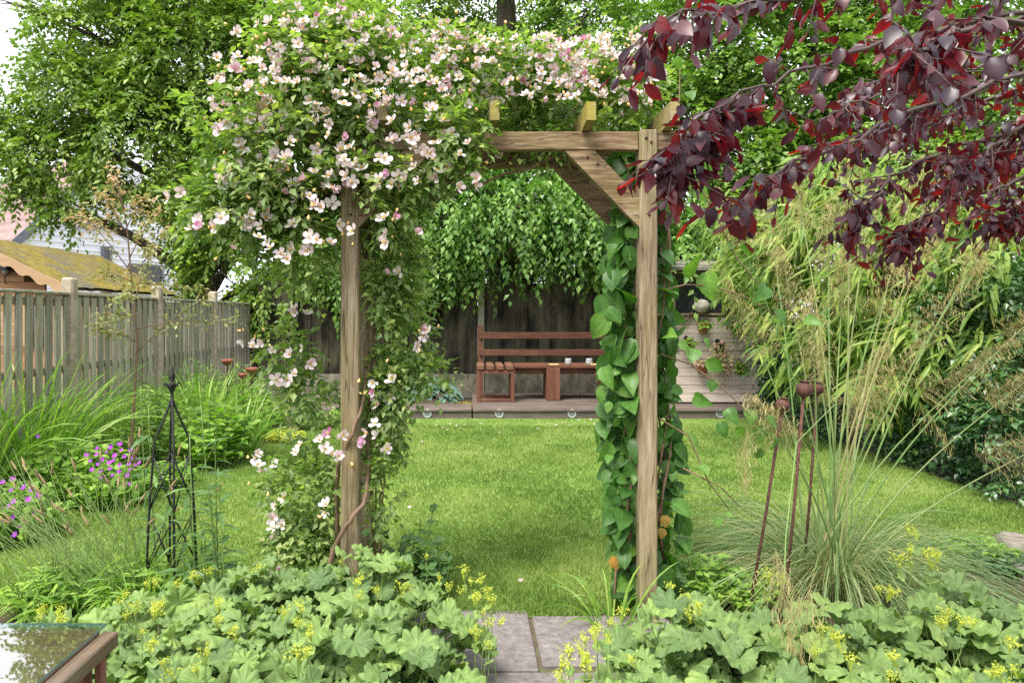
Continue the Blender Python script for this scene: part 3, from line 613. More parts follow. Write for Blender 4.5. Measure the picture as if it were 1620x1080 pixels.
# ------------------------------------------------------------------ the timber arch
ya, yr = 3.3, 3.69
t = thing('garden_arch', 'weathered timber pergola arch over the lawn entrance, clothed in roses and vine', 'arch', (.15, 3.5, 0))
pw = .086; xl0, xr0 = -.615, .832
for nm, x, y in (('post', xl0, ya), ('post', xr0, ya), ('post', xl0, yr), ('post', xr0, yr)):
    g = G(); g.box(x, x + pw, y, y + pw, -.3, 2.403 if y == ya else 2.4, .006, rng.random()); part(nm, g, M['post_z'], t)
zb = 2.305
for y in (ya, yr):
    g = G(); g.box(-.87, xr0 - .002, y + .012, y + .058, zb, zb + .09, .005, rng.random()); 
    g.box(xr0 + pw + .002, xr0 + pw + .165, y + .012, y + .058, zb, zb + .09, .005, .6); part('beam', g, M['post_x'], t)
for x in (-.98, -.42, .103, .552, .94):
    g = G(); w = .044; zt = 2.495; z0 = 2.398                    # rafter with splayed ends notched over the beams
    prof = [(x, ya - .13, zt), (x, yr + .21, zt), (x, yr + .21, zt - .075), (x, yr + .1, z0), (x, ya - .0, z0 - .045 if False else z0), (x, ya - .13, zt - .085)]
    g.prism(prof, (w, 0, 0), rng.random()); part('rafter', g, M['post_y'], t, fix=True)
for y in (ya + .006, yr + .006):
    for sx, xa, xb in ((1, .47, xr0), (-1, -.17, xl0 + pw)):
        g = G(); za, zc = zb - .004, 1.93
        a = np.array([xa, y, za]); b = np.array([xb, y, zc]); wv = .1 * sx
        pr = [a, a + [wv * 1.45, 0, 0], b + [0, 0, .145], b]; g.prism(pr, (0, .05, 0), rng.random()); part('brace', g, M['post_x'], t, fix=True)

for (x, y, z) in ((xr0 + .03, ya, 2.36), (xr0 + .055, ya, 2.34), (xr0 + .045, ya, 1.99), (xl0 + .03, ya, 2.36), (xl0 + .05, ya, 1.99), (.58, ya + .006, 2.27), (.63, ya + .006, 2.235)):
    g = G(); g.lathe((x, y - .001, z), [(.007, 0), (.007, .003), (.001, .0045)], 10, ax=(0, -1, 0)); part('bolt', g, M['rust'], t, True)

# ------------------------------------------------------------------ table at the path
t = thing('garden_table', 'brown wooden table with glass sheet on its plank top, among the lady mantle', 'table', (-1.5, 1.2, 0))
zt = .742; tx0, tx1, ty0, ty1 = -2.3, -.862, .55, 1.66
g = G()
for i in range(6): g.box(tx0, tx1 - .03, ty0 + .185 * i, ty0 + .185 * i + .181, zt - .022, zt, .002, rng.random())
part('tabletop', g, M['tblwood'], t)
g = G(); g.box(tx1 - .027, tx1 + .012, ty0, ty1 + .004, zt - .045, zt - .008, .004); g.box(tx0, tx1 - .03, ty1 - .0, ty1 + .003 + .012, zt - .045, zt - .024, .003); part('frame', g, M['tblframe'], t)
g = G(); gx = tx1 - .022; g.box(tx0, gx, ty0, ty1 - .01 + .02, zt + .002, zt + .008, 0, .5)
me = part('glass_sheet', g, [M['glass'], M['glassedge']], t)
for p in me.data.polygons:
    if abs(p.normal.z) < .5: p.material_index = 1
for k in range(9):
    y = ty1 - .05 - .105 * k; g = G(); g.box(tx1 - .02, tx1 - .001, y, y + .024, .12, zt - .047, .003); part('side_bar', g, M['tblleg'], t)
g = G(); g.box(tx1 - .024, tx1 + .004, ty0, ty1, .08, .118, .003); part('side_rail', g, M['tblframe'], t)
for x in (tx0 + .03, tx1 - .03):
    for y in (ty0 + .02, ty1 - .06): g = G(); g.box(x - .055, x - .01, y, y + .045, 0, zt - .046, .004); part('leg', g, M['tblleg'], t)

# ------------------------------------------------------------------ iron obelisk, poppy stakes, cups, rocks
ob = W(272, 940, 3.55); ob[2] = 0; ox, oy = ob[0], ob[1]
t = thing('iron_obelisk', 'slim black iron obelisk with a spear finial rising from the border', 'obelisk', ob)
def leg_at(k, z):
    a = k * math.pi / 2 + .5; r = np.interp(z, [0, .55, .86, 1.02, 1.06], [.128, .105, .082, .018, .006]); return np.array([ox + r * math.cos(a), oy + r * math.sin(a), z])
for k in range(4):
    g = G(); g.tube([leg_at(k, z) for z in np.concatenate([np.linspace(0, .86, 6), np.linspace(.88, 1.06, 8)])], .0062, 8); part('leg', g, M['black'], t, True)
for k in range(4):
    g = G()
    for z0, z1 in ((.2, .48), (.5, .78)): g.tube([leg_at(k, z0), leg_at((k + 1) % 4, z1)], .0035, 6); g.tube([leg_at((k + 1) % 4, z0 + .01), leg_at(k, z1)], .0035, 6)
    part('cross_bar', g, M['black'], t, True)
g = G(); g.lathe((ox, oy, 1.045), [(.001, -.01), (.014, 0), (.016, .012), (.009, .022), (.008, .05), (.013, .085), (.02, .1), (.008, .112), (.017, .135), (.013, .16), (.001, .2)], 14)
for k in range(4):
    a = k * math.pi / 2 + .5; d = np.array([math.cos(a), math.sin(a), 0]); g.tube([np.array([ox, oy, 1.1]), np.array([ox, oy, 1.135]) + d * .014, np.array([ox, oy, 1.155]) + d * .034, np.array([ox, oy, 1.146]) + d * .045], [.007, .007, .006, .002], 6)
part('finial', g, M['black'], t, True)
for (hx, hy, fx, fy, d, r, lab) in ((1238, 641, 1193, 915, 3.38, .032, 'shortest rusty iron poppy seed head stake, leaning, near the timber arch'), (1272, 616, 1243, 925, 3.36, .036, 'tallest and largest rusty iron poppy seed head stake of the three'), (1293, 615, 1270, 910, 3.75, .031, 'thinner rusty iron poppy seed head stake tucked behind the largest one')):
    a = W(hx, hy, d); b = W(fx, fy, d); b = b + (a - b) * (-(b[2] + .1) / (a[2] - b[2])); t = thing('poppy_stake', lab, 'garden stake', [b[0], b[1], 0], 'rusty poppy head stakes in the oat grass')
    ax = nz(a - b); g = G(); g.tube([b, b + (a - b) * .5 + [.006, 0, 0], a - ax * r * .8], .0075, 8); part('stem', g, M['rust'], t, True)
    g = G(); g.lathe(a, [(r * .2, -r * 1.25), (r * .34, -r * 1.02), (r * .8, -r * .68), (r * 1.02, -r * .1), (r * .96, r * .36), (r * .74, r * .72), (r * .42, r * .95)], 32, lobes=8, amp=.1, ax=ax); o = part('seed_head', g, M['rust'], t, True)
    g = G(); g.lathe(a + ax * r * .93, [(r * .3, 0), (r * .5, .002), (r * .62, .008), (r * .5, .011), (.001, .008)], 24, lobes=8, amp=.12, ax=ax); part('crown', g, M['rust'], o, True)
for (x, y, d, lab) in ((360, 570, 8.3, 'rusty iron cup on a stake, highest of the trio in the daylilies'), (398, 583, 8.4, 'rusty iron cup on a stake nearest the grey grass'), (384, 592, 8.2, 'rusty iron cup on a stake, lowest and smallest of the trio')):
    c = W(x, y, d); t = thing('cup_stake', lab, 'garden stake', (c[0], c[1], 0), 'rusty cup stakes in the border')
    g = G(); s = .065 if y < 590 else .05; g.lathe(c, [(.012, -s), (s * .7, -s * .75), (s * 1.1, -s * .1), (s * 1.12, s * .2), (s * 1.0, s * .2), (s * .8, -s * .3), (.001, -s * .5)], 20); part('cup', g, M['rustred'], t, True)
    g = G(); g.tube([(c[0], c[1], -.05), c - [0, 0, s]], .008, 6); part('stake', g, M['rust'], t)
def rock(c, r, lab):
    g = G(); th = np.linspace(0, math.pi, 15); ph = np.linspace(0, 2 * math.pi, 25)[:-1]
    v = np.array([[math.sin(a) * math.cos(b), math.sin(a) * math.sin(b), math.cos(a)] for a in th for b in ph]); v = v * (1 + .5 * (noise3(v * 1.8 + c) - .5) + .22 * (noise3(v * 5 + c) - .5))[:, None]; v = np.clip(v, -.82, .82)
    q = [[i * 24 + j, (i + 1) * 24 + j, (i + 1) * 24 + (j + 1) % 24, i * 24 + (j + 1) % 24] for i in range(14) for j in range(24)]
    g.add(v * r + c, [q]); single('rock', g, M['stone'], lab, 'rock', c, 'rocks at the hedge foot', smooth=True)
rock(W(1606, 872, 4.4), np.array([.13, .15, .13]), 'pinkish brown rock half hidden at the hedge foot, farther of two'); rock(W(1614, 918, 3.95), np.array([.1, .14, .12]), 'pinkish brown rock beside the arching oat grass blades, nearer of two')
# ------------------------------------------------------------------ trees beyond the fences
def limb(g, a, b, r0, r1, sag=.0, n=8, wob=.06):
    a = np.asarray(a, float); b = np.asarray(b, float); t = np.linspace(0, 1, n)[:, None]; L = np.linalg.norm(b - a)
    p = a + (b - a) * t + np.array([0, 0, 1.]) * sag * L * np.sin(math.pi * t) + wob * L * (np.sin(t * 5 + U(0, 6)) * t * (1 - t)) * R3(1)
    g.tube(p, np.linspace(r0, r1, n), 8, .5); return p
def tree(name, label, cat, base, top, r0, blobs, dens, size, mat, k=9, L=(.35, .6), T=T_TINY, thr=.42, droop=.4, hang=.35, shell=.45, group=None, nf=1.0, wide=1., bare=None):
    t = thing(name, label, cat, [base[0], base[1], 0], group); g = G(); b0 = np.array([base[0], base[1], -.1]); tp = np.asarray(top, float)
    n = 12; tt = np.linspace(0, 1, n)[:, None]; tr = b0 + (tp - b0) * tt + .12 * np.sin(tt * 4) * np.array([1., .5, 0]); rad = r0 * (1.25 - .95 * np.linspace(0, 1, n) ** .8); rad[0] *= 1.25; g.tube(tr, rad, 12, .4)
    for (x, y, d, rx, ry, rd) in blobs:
        if d < 11: continue                         # low sprays hang on twigs of the larger limbs
        c = W(x, y, d); zt_ = np.clip(c[2] - .35 * abs(np.linalg.norm(c[:2] - tp[:2])) - .3, .8, tp[2] * .95); i = min(n - 1, int((zt_ + .1) / (tp[2] + .1) * (n - 1))); p = limb(g, tr[i], c, rad[i] * .5, .03, .08)
        for q in range(5):
            s = p[rng.integers(3, 8)]; u = nz(R3(1)[0] + [0, 0, .2]); limb(g, s, c + u * np.array([rx * d / F, rd, ry * d / F]) * .85, .028, .006, .05, 6)
    part('trunk', g, M['bark'], t, True)
    P, D = in_blobs(blobs, dens, shell, nf, thr); g = G(); D = nz(D - [0, 0, hang * .8]); sprays(g, P, D, U(L[0], L[1], len(P)), k, size, T, droop, hang=hang, wide=wide); part('crown', g, M[mat], t)
    print(label[:40], len(P) * k); return t
c = W(300, 500, 15)
tree('broadleaf_tree', 'huge full-crowned green tree overhanging the fence corner and white house', 'tree', (c[0], 15.2), (c[0], 15.3, 8.5), .3,
     [(175, 65, 14.6, 110, 80, 1.3), (290, -60, 15, 170, 110, 2), (110, 150, 14.3, 100, 75, 1.2), (70, 235, 14, 75, 48, .8), (230, 230, 14, 140, 100, 1.4), (330, 100, 14.5, 160, 130, 1.7), (430, 220, 14.2, 150, 120, 1.4), (470, 40, 15, 140, 110, 1.6),
      (320, 335, 13.6, 70, 65, .8), (110, 275, 13.8, 80, 30, .6), (400, 390, 13.2, 105, 75, .9), (500, 310, 13.4, 110, 110, 1.1), (455, 475, 12.7, 75, 48, .5), (350, 430, 13.2, 50, 40, .5), (100, 335, 13.5, 20, 28, .2), (35, 310, 13.6, 26, 22, .2), (25, 8, 14.5, 55, 10, .5), (390, 450, 13., 70, 45, .5), (340, 470, 13.2, 40, 22, .4), (540, 440, 12.4, 60, 70, .4), (30, 190, 14.2, 30, 30, .4)],
     48, .135, 'tree', 9, (.3, .6), thr=.435, hang=.45, nf=1.1)
c = W(800, 400, 13.6)
tree('hornbeam', 'dense drooping hornbeam hanging its leafy sprays over the dark fence and bench', 'tree', (c[0], 13.5), (c[0], 13.6, 5.2), .2,
     [(610, 320, 12.2, 85, 95, .8), (720, 320, 11.9, 100, 85, .8), (830, 335, 11.8, 105, 75, .8), (930, 345, 11.8, 90, 60, .7), (1010, 340, 11.9, 80, 70, .7), (1095, 350, 11.9, 80, 60, .6), (1150, 385, 11.7, 50, 40, .4), (560, 400, 12.0, 55, 75, .4), (640, 430, 11.9, 48, 36, .3), (790, 405, 11.7, 50, 32, .3), (700, 400, 11.9, 50, 36, .3), (980, 405, 11.7, 40, 30, .3), (1095, 395, 10.4, 60, 34, .35), (1165, 395, 10.3, 55, 42, .35), (1200, 440, 10.2, 30, 40, .3), (1060, 400, 11.8, 45, 35, .3), (700, 255, 12.4, 120, 55, .6), (860, 250, 12.4, 120, 55, .6), (1010, 250, 12.6, 110, 60, .6)],
     48, .13, 'hornbeam', 9, (.3, .5), T_MID, thr=.39, droop=.8, hang=.75, nf=1.6)
c = W(795, 0, 17)
tree('tall_tree', 'tall thick-trunked tree behind the rose, its dark trunk showing against the sky', 'tree', (c[0], 17), (c[0] + .1, 17, 12.), .5, [(640, 60, 17.5, 130, 110, 1.6), (770, 110, 18.5, 150, 110, 1.2), (760, -120, 17, 200, 90, 2), (700, 170, 17.5, 130, 100, 1.5), (930, 60, 17.2, 90, 90, 1.4), (850, 170, 17, 100, 80, 1.2), (560, 150, 17, 120, 120, 1.4)], 36, .12, 'tree', 9, thr=.42)
c = W(868, 0, 16)
tree('slim_tree', 'slimmer dark-trunked tree standing beside the thick trunk above the rose', 'tree', (c[0], 16.2), (c[0] + .3, 16.2, 10.), .2, [(930, 20, 15.5, 90, 80, 1.), (990, 90, 15.2, 80, 80, 1.), (1010, 180, 15, 90, 80, 1), (880, -110, 16, 150, 80, 1.4)], 40, .12, 'maple', 9, thr=.4)
c = W(1230, 300, 14.5)
tree('maple_tree', 'bright green maple rising behind the purple plum branches', 'tree', (c[0], 14.6), (c[0] + .2, 14.6, 8), .22, [(1130, 60, 13.7, 110, 110, 1.1), (1250, 120, 13.5, 130, 110, 1.2), (1080, 190, 13.8, 90, 90, .9), (1180, 250, 13.2, 100, 70, .8), (1340, 20, 14, 130, 100, 1.2), (1300, 260, 13.2, 110, 80, .8), (1220, -70, 14, 200, 90, 1.4)], 46, .125, 'maple', 8, thr=.36, wide=1.3)
c = W(1500, 300, 13)
tree('ash_tree', 'yellow-green tree filling the corner behind the bamboo and plum', 'tree', (c[0], 12.6), (c[0] + .2, 12.6, 7), .2, [(1450, 120, 12.6, 130, 120, 1.1), (1580, 160, 12, 130, 140, 1.2), (1420, 250, 12, 120, 80, .8), (1720, 150, 12, 120, 160, 1.2), (1520, -40, 13, 160, 80, 1.2), (1660, 320, 11, 120, 100, .9)], 40, .13, 'maple', 8, thr=.34)
for i, (x, d, y, r, lab) in enumerate(((610, 15.3, 360, 120, 'dark evergreen shrub behind the board fence, under the rose arch side of the hornbeam'), (760, 15.6, 350, 120, 'dark evergreen shrub behind the fence post by the bench'), (920, 15.4, 370, 120, 'dark evergreen shrub behind the fence above the bench, sky showing through'), (1080, 15.6, 330, 130, 'dark evergreen shrub behind the summerhouse'), (400, 14.6, 420, 130, 'dark evergreen shrub filling the fence corner below the big tree'), (1240, 15., 330, 130, 'dark evergreen shrub behind the bamboo top'))):
    c = W(x, 400, d); tree('evergreen_shrub', lab, 'shrub', (c[0], d), (c[0], d, 3.5), .1, [(x, y, d, r, 110, 1.0), (x + 40, y + 60, d - .6, r * .8, 60, .6)], 30, .1, 'darktree', 9, thr=.36)

# ------------------------------------------------------------------ hedge and bamboo along the boundary
t = thing('boundary_hedge', 'dark glossy hedge along the lawn edge beneath the bamboo', 'hedge', (4.8, 7.3, 0))
g = G()
for k in range(26): limb(g, (4.75 + U(-.1, .2), 4.4 + .23 * k, 0), (4.75 + U(-.3, .3), 4.4 + .23 * k + U(-.2, .2), 1.7), .025, .006, 0, 6)
part('stem', g, M['bark'], t)
n = 5200; yy = U(4.2, 10.35, n); hh = U(0, 1, n); u = U(0, 1, n)
top = 1.75 - .35 * (yy > 9); xs = 4.30 + .22 * noise3(np.stack([yy * 2.2, hh * 3.5, np.zeros(n)], 1)) * 2 - .12 + .25 * np.maximum(0, hh - .6) + .35 * u ** 2
P = np.stack([xs, yy, .06 + hh * top], 1); k = noise3(P * 2.6) > .3; P = P[k]
D = nz(np.array([-.8, -.35, -.05]) + .6 * R3(len(P))); g = G(); sprays(g, P, D, U(.12, .25, len(P)), 6, .072, T_MID, .4, hang=.35, wide=1.1); 
n = 1500; P = np.stack([U(4.3, 5.6, n), U(4.2, 10.3, n), 1.7 + .25 * rng.random(n)], 1); sprays(g, P, nz(np.array([-.2, -.2, .6]) + .5 * R3(n)), U(.12, .25, n), 5, .06, T_MID); part('foliage', g, M['hedge'], t)

t = thing('bamboo', 'large arching yellow-green bamboo leaning over the hedge', 'bamboo', (4.9, 7, 0))
bl = [(1235, 420, 8.4, 80, 75, .5), (1330, 400, 7.7, 115, 95, .7), (1440, 420, 7.1, 125, 120, .8), (1570, 420, 6.5, 115, 130, .8), (1390, 520, 7.2, 110, 60, .45), (1310, 490, 7.7, 70, 50, .4), (1500, 560, 6.5, 90, 60, .4), (1180, 350, 8.9, 55, 45, .4), (1500, 320, 7.2, 130, 80, .6), (1330, 310, 8, 90, 60, .5), (1680, 430, 6, 120, 150, .7), (1610, 560, 6.1, 80, 70, .4), (1430, 590, 6.7, 85, 45, .35), (1160, 420, 9.6, 30, 30, .2), (1290, 560, 7.6, 60, 40, .3)]
g = G()
for (x, y, d, rx, ry, rd) in bl:
    for q in range(4):
        c = W(x, y, d) + R3(1)[0] * .25; b = np.array([4.8 + U(-.3, .5), d + U(-.5, .5), 0]); s = np.linspace(0, 1, 9)[:, None]
        g.tube(b + (c - b) * s + [0, 0, 1] * (np.sin(s * math.pi * .9) * .7), np.linspace(.011, .003, 9), 6, rng.random())
part('culm', g, M['oatstem'], t)
P, D = in_blobs(bl, 40, .5, 1.2, .42); D = nz(D * .6 + [-.6, -.45, -.1] + .35 * R3(len(P))); g = G(); rb = rng.random(len(P))
for i in range(7):
    q = P + D * (.05 * i) + .03 * R3(len(P)); dd = nz(D + [-.1, -.1, -.35 - .06 * i] + .45 * R3(len(P))); g.leaves((T_LANCE, T_LANCE2)[i % 2], q, dd, np.array([-.25, -.45, 1.]) + .5 * R3(len(P)), U(.14, .29, len(P)), U(.9, 1.4, len(P)), np.clip(rb * .6 + .4 * rng.random(len(P)), 0, 1))
part('foliage', g, M['bamboo'], t)

# ------------------------------------------------------------------ purple plum
tx, ty = 2.55, 2.3
t = thing('purple_plum', 'purple-leaved plum tree reaching its dark red branches in from the side over the arch', 'tree', (tx, ty, 0))
BR = [[(1600, 20, 2.1), (1420, 60, 1.95), (1260, 110, 1.8), (1130, 170, 1.7), (1062, 225, 1.62)],
      [(1600, 120, 2.3), (1450, 175, 2.1), (1310, 235, 1.95), (1200, 290, 1.85), (1150, 330, 1.8)],
      [(1600, 205, 2.5), (1460, 255, 2.35), (1370, 310, 2.2), (1345, 350, 2.15)],
      [(1600, 290, 2.7), (1510, 315, 2.6), (1440, 355, 2.5), (1425, 385, 2.45)],
      [(1640, 325, 2.8), (1570, 360, 2.7)], [(1520, -25, 1.9), (1320, -15, 1.75), (1160, 10, 1.6), (1060, 20, 1.5), (1030, 55, 1.45)],
      [(1640, 70, 2.5), (1500, 120, 2.3), (1390, 150, 2.2), (1290, 190, 2.1)], [(1560, 160, 2.9), (1460, 200, 2.8), (1350, 215, 2.7), (1260, 250, 2.6)], [(1640, 240, 3.0), (1540, 260, 2.9), (1470, 300, 2.8)], [(1560, 30, 1.6), (1480, 70, 1.55), (1430, 95, 1.5)],
      [(1130, 170, 1.7), (1095, 235, 1.66), (1066, 270, 1.62)], [(1640, 20, 2.9), (1530, 60, 2.9), (1420, 110, 2.8), (1330, 160, 2.7)], [(1640, 180, 2.3), (1560, 240, 2.3), (1500, 270, 2.2)]]
g = G(); z = np.linspace(-.1, 3.3, 12); g.tube(np.stack([tx + .1 * np.sin(z), ty + .06 * np.cos(z * 1.7), z], 1), np.linspace(.11, .04, 12), 12)
P = []; D = []; Ls = []; R_ = []
for bi, b in enumerate(BR):
    q = np.array([W(*k) for k in b]); s = np.linspace(0, len(q) - 1, 22); f = np.stack([np.interp(s, np.arange(len(q)), q[:, i]) for i in range(3)], 1) + .008 * R3(22)
    st = np.array([tx, ty, 2.2 + .45 * (f[0, 2] - 2.2)]); u = np.linspace(0, 1, 7)[:-1, None]
    if bi != 10: f = np.vstack([st + (f[0] - st) * u + [0, 0, .06] * np.sin(u * 3), f])
    g.tube(f, np.linspace(.0095 if bi != 10 else .003, .0018, len(f)), 6)
    for j in range(4 if bi != 10 else 0, len(f)):
        for q in range(1 + int(rng.integers(0, 3)) + (f[j, 0] > 1.1) * int(rng.integers(0, 2))):
            tg = nz(f[min(j + 1, len(f) - 1)] - f[j - 1]); dd = nz(tg * .7 + R3(1)[0] * .55 + [0, -.0, -.22]); l = U(.05, .15); P.append(f[j]); D.append(dd); Ls.append(l); g.tube(np.array([f[j] + dd * l * v - [0, 0, .15 * l * v * v] for v in (0, .5, 1)]), [.0022, .0018, .001], 4)
part('branches', g, M['darkbark'], t, True)
P = np.array(P); D = np.array(D); Ls = np.array(Ls); g = G(); T_PL = [T_leaf(.58, fold=.35, bend=.35, wave=.02), T_leaf(.5, fold=.7, bend=.1, wave=.015), T_leaf(.64, fold=.2, bend=.55, wave=.025), T_leaf(.55, fold=.5, bend=-.3, wave=.02)]
for k in range(4):
    tt = (k + .7) / 4; q = P + D * (Ls * tt)[:, None] - np.array([0, 0, 1]) * (.15 * Ls * tt * tt)[:, None] ; _, A, B = frame(D); dd = nz(D * .45 + A * (1 if k % 2 else -1) * .5 + [0, 0, -.75] + .35 * R3(len(P)))
    g.leaves(T_PL[k % 4], q, dd, B + [0, -.3, .5] + .9 * R3(len(P)), U(.028, .06, len(P)) * np.where(P[:, 0] < 1.05, 1.08, .95), U(.85, 1.15, len(P)))
part('foliage', g, M['plum'], t, True)
# ------------------------------------------------------------------ climbing rose
t = thing('climbing_rose', 'rambling rose smothering the arch with white and pale pink open flowers', 'rose', (-.7, 3.42, 0))
RB = [(608, 440, 3.42, 30, 100, .06), (610, 610, 3.43, 32, 90, .06), (604, 770, 3.43, 26, 90, .06), (645, 265, 3.2, 62, 34, .1), (555, 285, 3.17, 62, 62, .1), (600, 320, 3.22, 42, 50, .08), (680, 212, 3.19, 85, 40, .1), (735, 195, 3.22, 42, 40, .08), (330, 320, 3.25, 45, 40, .12), (345, 180, 3.3, 50, 60, .15), (430, 235, 3.3, 100, 140, .28), (545, 150, 3.35, 150, 130, .32), (470, 90, 3.45, 75, 80, .3), (640, 130, 3.45, 140, 95, .3), (780, 120, 3.6, 110, 62, .25), (900, 135, 3.65, 110, 62, .22), (990, 145, 3.6, 60, 55, .18), (650, 235, 3.32, 95, 70, .22), (390, 330, 3.3, 75, 75, .22), (600, 310, 3.5, 70, 70, .16), (480, 390, 3.35, 62, 60, .2), (520, 300, 3.3, 70, 60, .2), (540, 40, 3.5, 130, 50, .25),
      (625, 420, 3.58, 50, 110, .16), (635, 540, 3.55, 50, 100, .15), (605, 650, 3.55, 34, 90, .13), (605, 760, 3.55, 30, 100, .12), (480, 780, 3.5, 58, 90, .16), (480, 860, 3.45, 58, 45, .15), (455, 560, 3.5, 34, 50, .1), (490, 620, 3.5, 36, 40, .1), (690, 590, 3.5, 25, 20, .06), (670, 500, 3.5, 24, 30, .06), (850, 215, 3.6, 90, 28, .1), (970, 205, 3.45, 45, 18, .08)]
P, D = in_blobs(RB, 440, .35, 3.4, .38); px = CX + P[:, 0] * F / P[:, 1]; py = CY + (H - P[:, 2]) * F / P[:, 1]
keep = ~((np.abs(px - 554) < 26) & (py > 338) & (P[:, 1] < 3.5)) & ~((px > 775) & (px < 1100) & (py > 200) & (P[:, 1] < 3.42)); P = P[keep]; D = nz(D[keep] + [0, -.25, -.1]); g = G(); sprays(g, P, D, U(.06, .12, len(P)), 5, .05, T_MID, .5, hang=.3, spread=.85, wide=.98)
print('rose leaves', len(P) * 5)
for i in range(60):                                   # long pale shoots standing out of the mass
    x, y = [(U(420, 600), U(0, 60)), (U(330, 460), U(150, 400)), (U(650, 1040), U(60, 120))][i % 3]; c = W(x, y, 3.3 + U(0, .3)); d = nz(R3(1)[0] * .6 + [0, -.1, .9]); sprays(g, c[None], d[None], np.array([.3]), 9, .035, T_MID, .3, rnd=np.array([.9]))
part('foliage', g, M['rose'], t)
g = G()
def cane(pts, r0, r1):
    q = np.array([W(*p) for p in pts]); s = np.linspace(0, len(q) - 1, 26); f = np.stack([np.interp(s, np.arange(len(q)), q[:, i]) for i in range(3)], 1); f[1:-1] = (f[:-2] + 2 * f[1:-1] + f[2:]) / 4; f += .004 * R3(26); g.tube(f, np.linspace(r0, r1, 26), 8, rng.random())
cane([(515, 905, 3.27), (535, 850, 3.25), (556, 822, 3.25), (577, 795, 3.29), (586, 740, 3.4), (580, 680, 3.45), (588, 560, 3.5), (600, 420, 3.5), (560, 300, 3.4)], .013, .008)
cane([(533, 905, 3.45), (533, 820, 3.42), (534, 745, 3.4), (548, 705, 3.28), (562, 670, 3.28), (575, 640, 3.34), (582, 520, 3.5), (578, 380, 3.5)], .012, .008)
for k in range(5): cane([(590 + U(-8, 14), 905, 3.5 + U(-.05, .15)), (592 + U(-14, 20), 780, 3.5), (596 + U(-16, 26), 640, 3.55), (600 + U(-22, 40), 480, 3.55), (600 + U(-60, 80), 300, 3.5)], .006, .004)
for k in range(10): cane([(600 + U(-40, 60), 330, 3.5), (620 + 30 * k, 230 + U(-30, 20), 3.55), (640 + 40 * k, 190 + U(-40, 20), 3.6)], .008, .004)
for k in range(9): cane([(560, 340, 3.45), (480 + U(-40, 40), 220 + U(-60, 60), 3.4), (380 + U(-50, 60), 200 + U(-100, 150), 3.3)], .007, .003)
cane([(570, 300, 3.5), (660, 262, 3.62), (760, 235, 3.66), (880, 262, 3.7), (960, 250, 3.74)], .012, .006)
part('canes', g, M['brownstem'], t, True)
T_PET = T_leaf(.8, ((0, .25), (.3, .75), (.62, 1.), (.88, .85), (1., .3)), -.1, -.25)
def flower(seed):
    r = np.random.default_rng(seed); g = G(); el = (.25, .5, .15, .8, .35, .6)[seed % 6]; tint = (.05, .2, .0, .75, .35, .95)[seed % 6]
    for k in range(5):
        a = k * 2 * math.pi / 5 + r.normal() * .14; e = el + r.normal() * .25; d = np.array([[math.cos(a) * math.cos(e), math.sin(a) * math.cos(e), math.sin(e)]]); n = np.array([[-math.cos(a) * math.sin(e), -math.sin(a) * math.sin(e), math.cos(e)]]) + .12 * r.normal(size=(1, 3))
        g.leaves(T_PET, d * .004, d, n, [.034 * r.uniform(.8, 1.12)], [r.uniform(.85, 1.05)], np.array([np.clip(tint + r.normal() * .12, 0, 1)]), 0)
    for k in range(16):
        a = r.random() * 6.28; q = r.uniform(.0, .008); g.leaves(T_TINY, [[q * math.cos(a), q * math.sin(a), .003]], [[q * 60 * math.cos(a) * .9, q * 60 * math.sin(a) * .9, 1.]], [[math.sin(a), 1, 0]], [.012], .9, None, 1)
    g.leaves(T_MID, np.zeros((4, 3)), nz(np.array([[1, 0, -.6], [-1, 0, -.6], [0, 1, -.6], [0, -1, -.6]])), [[0, 0, 1.]], .016, .8, None, 2); return g
FL = [flower(i) for i in range(12)]; FM = [f.mesh('rose_flower', [M['petal'], M['stamen'], M['rose']], (0, 0, 0), True) for f in FL]
CL = [(455, 40), (500, 25), (440, 90), (480, 70), (365, 110), (395, 140), (345, 175), (430, 160), (470, 130), (540, 150), (590, 185), (415, 205), (385, 235), (430, 250), (455, 265), (345, 205), (520, 195), (575, 155), (640, 130), (600, 120), (560, 40), (530, 20), (590, 30), (700, 205), (715, 190), (660, 215), (635, 160), (670, 60), (620, 60), (690, 80), (740, 65), (760, 80), (800, 90), (850, 100), (890, 75), (930, 75), (960, 90), (985, 95), (830, 130), (690, 130), (710, 140), (780, 165), (740, 165), (970, 165), (1000, 150), (1030, 135), (880, 120), (910, 130), (650, 120), (285, 305), (320, 360), (385, 305), (395, 340), (350, 345), (345, 285), (455, 410), (508, 328), (600, 283), (640, 285), (690, 280), (608, 345), (612, 370), (660, 370), (617, 435), (410, 375), (480, 285), (500, 380), (470, 215), (535, 275), (575, 250), (415, 540), (400, 545), (460, 560), (490, 575), (455, 600), (485, 495), (670, 530), (660, 545), (590, 605), (620, 600), (600, 625), (580, 685), (595, 690), (525, 720), (515, 710), (520, 685), (405, 725), (435, 735), (468, 715), (435, 800), (430, 820), (445, 830), (515, 810), (428, 885), (440, 905), (795, 247), (1035, 285), (770, 130), (1010, 110), (860, 75), (720, 55), (650, 75), (560, 80), (460, 20), (500, 100), (620, 20), (690, 50), (945, 105), (420, 130), (490, 160)]
fl = []
for (x, y) in CL:
    dense = y < 160
    for k in range(1 + int(rng.random() < .6) + (int(rng.integers(2, 7)) if dense else int(rng.random() < .5))):
        xx, yy = x + (U(-22, 22) if k else 0), y + (U(-18, 18) if k else 0); dd = (3.42 if x > 760 else 3.2 if x > 660 else 3.08) + .08 * (y < 120) + U(-.07, .07)
        if y > 430: dd = 3.36 + U(-.05, .04)
        if abs(x - 554) < 45 and y > 230: dd = 3.2
        if x > 1020: dd = 3.24
        fl.append((xx, yy, dd))
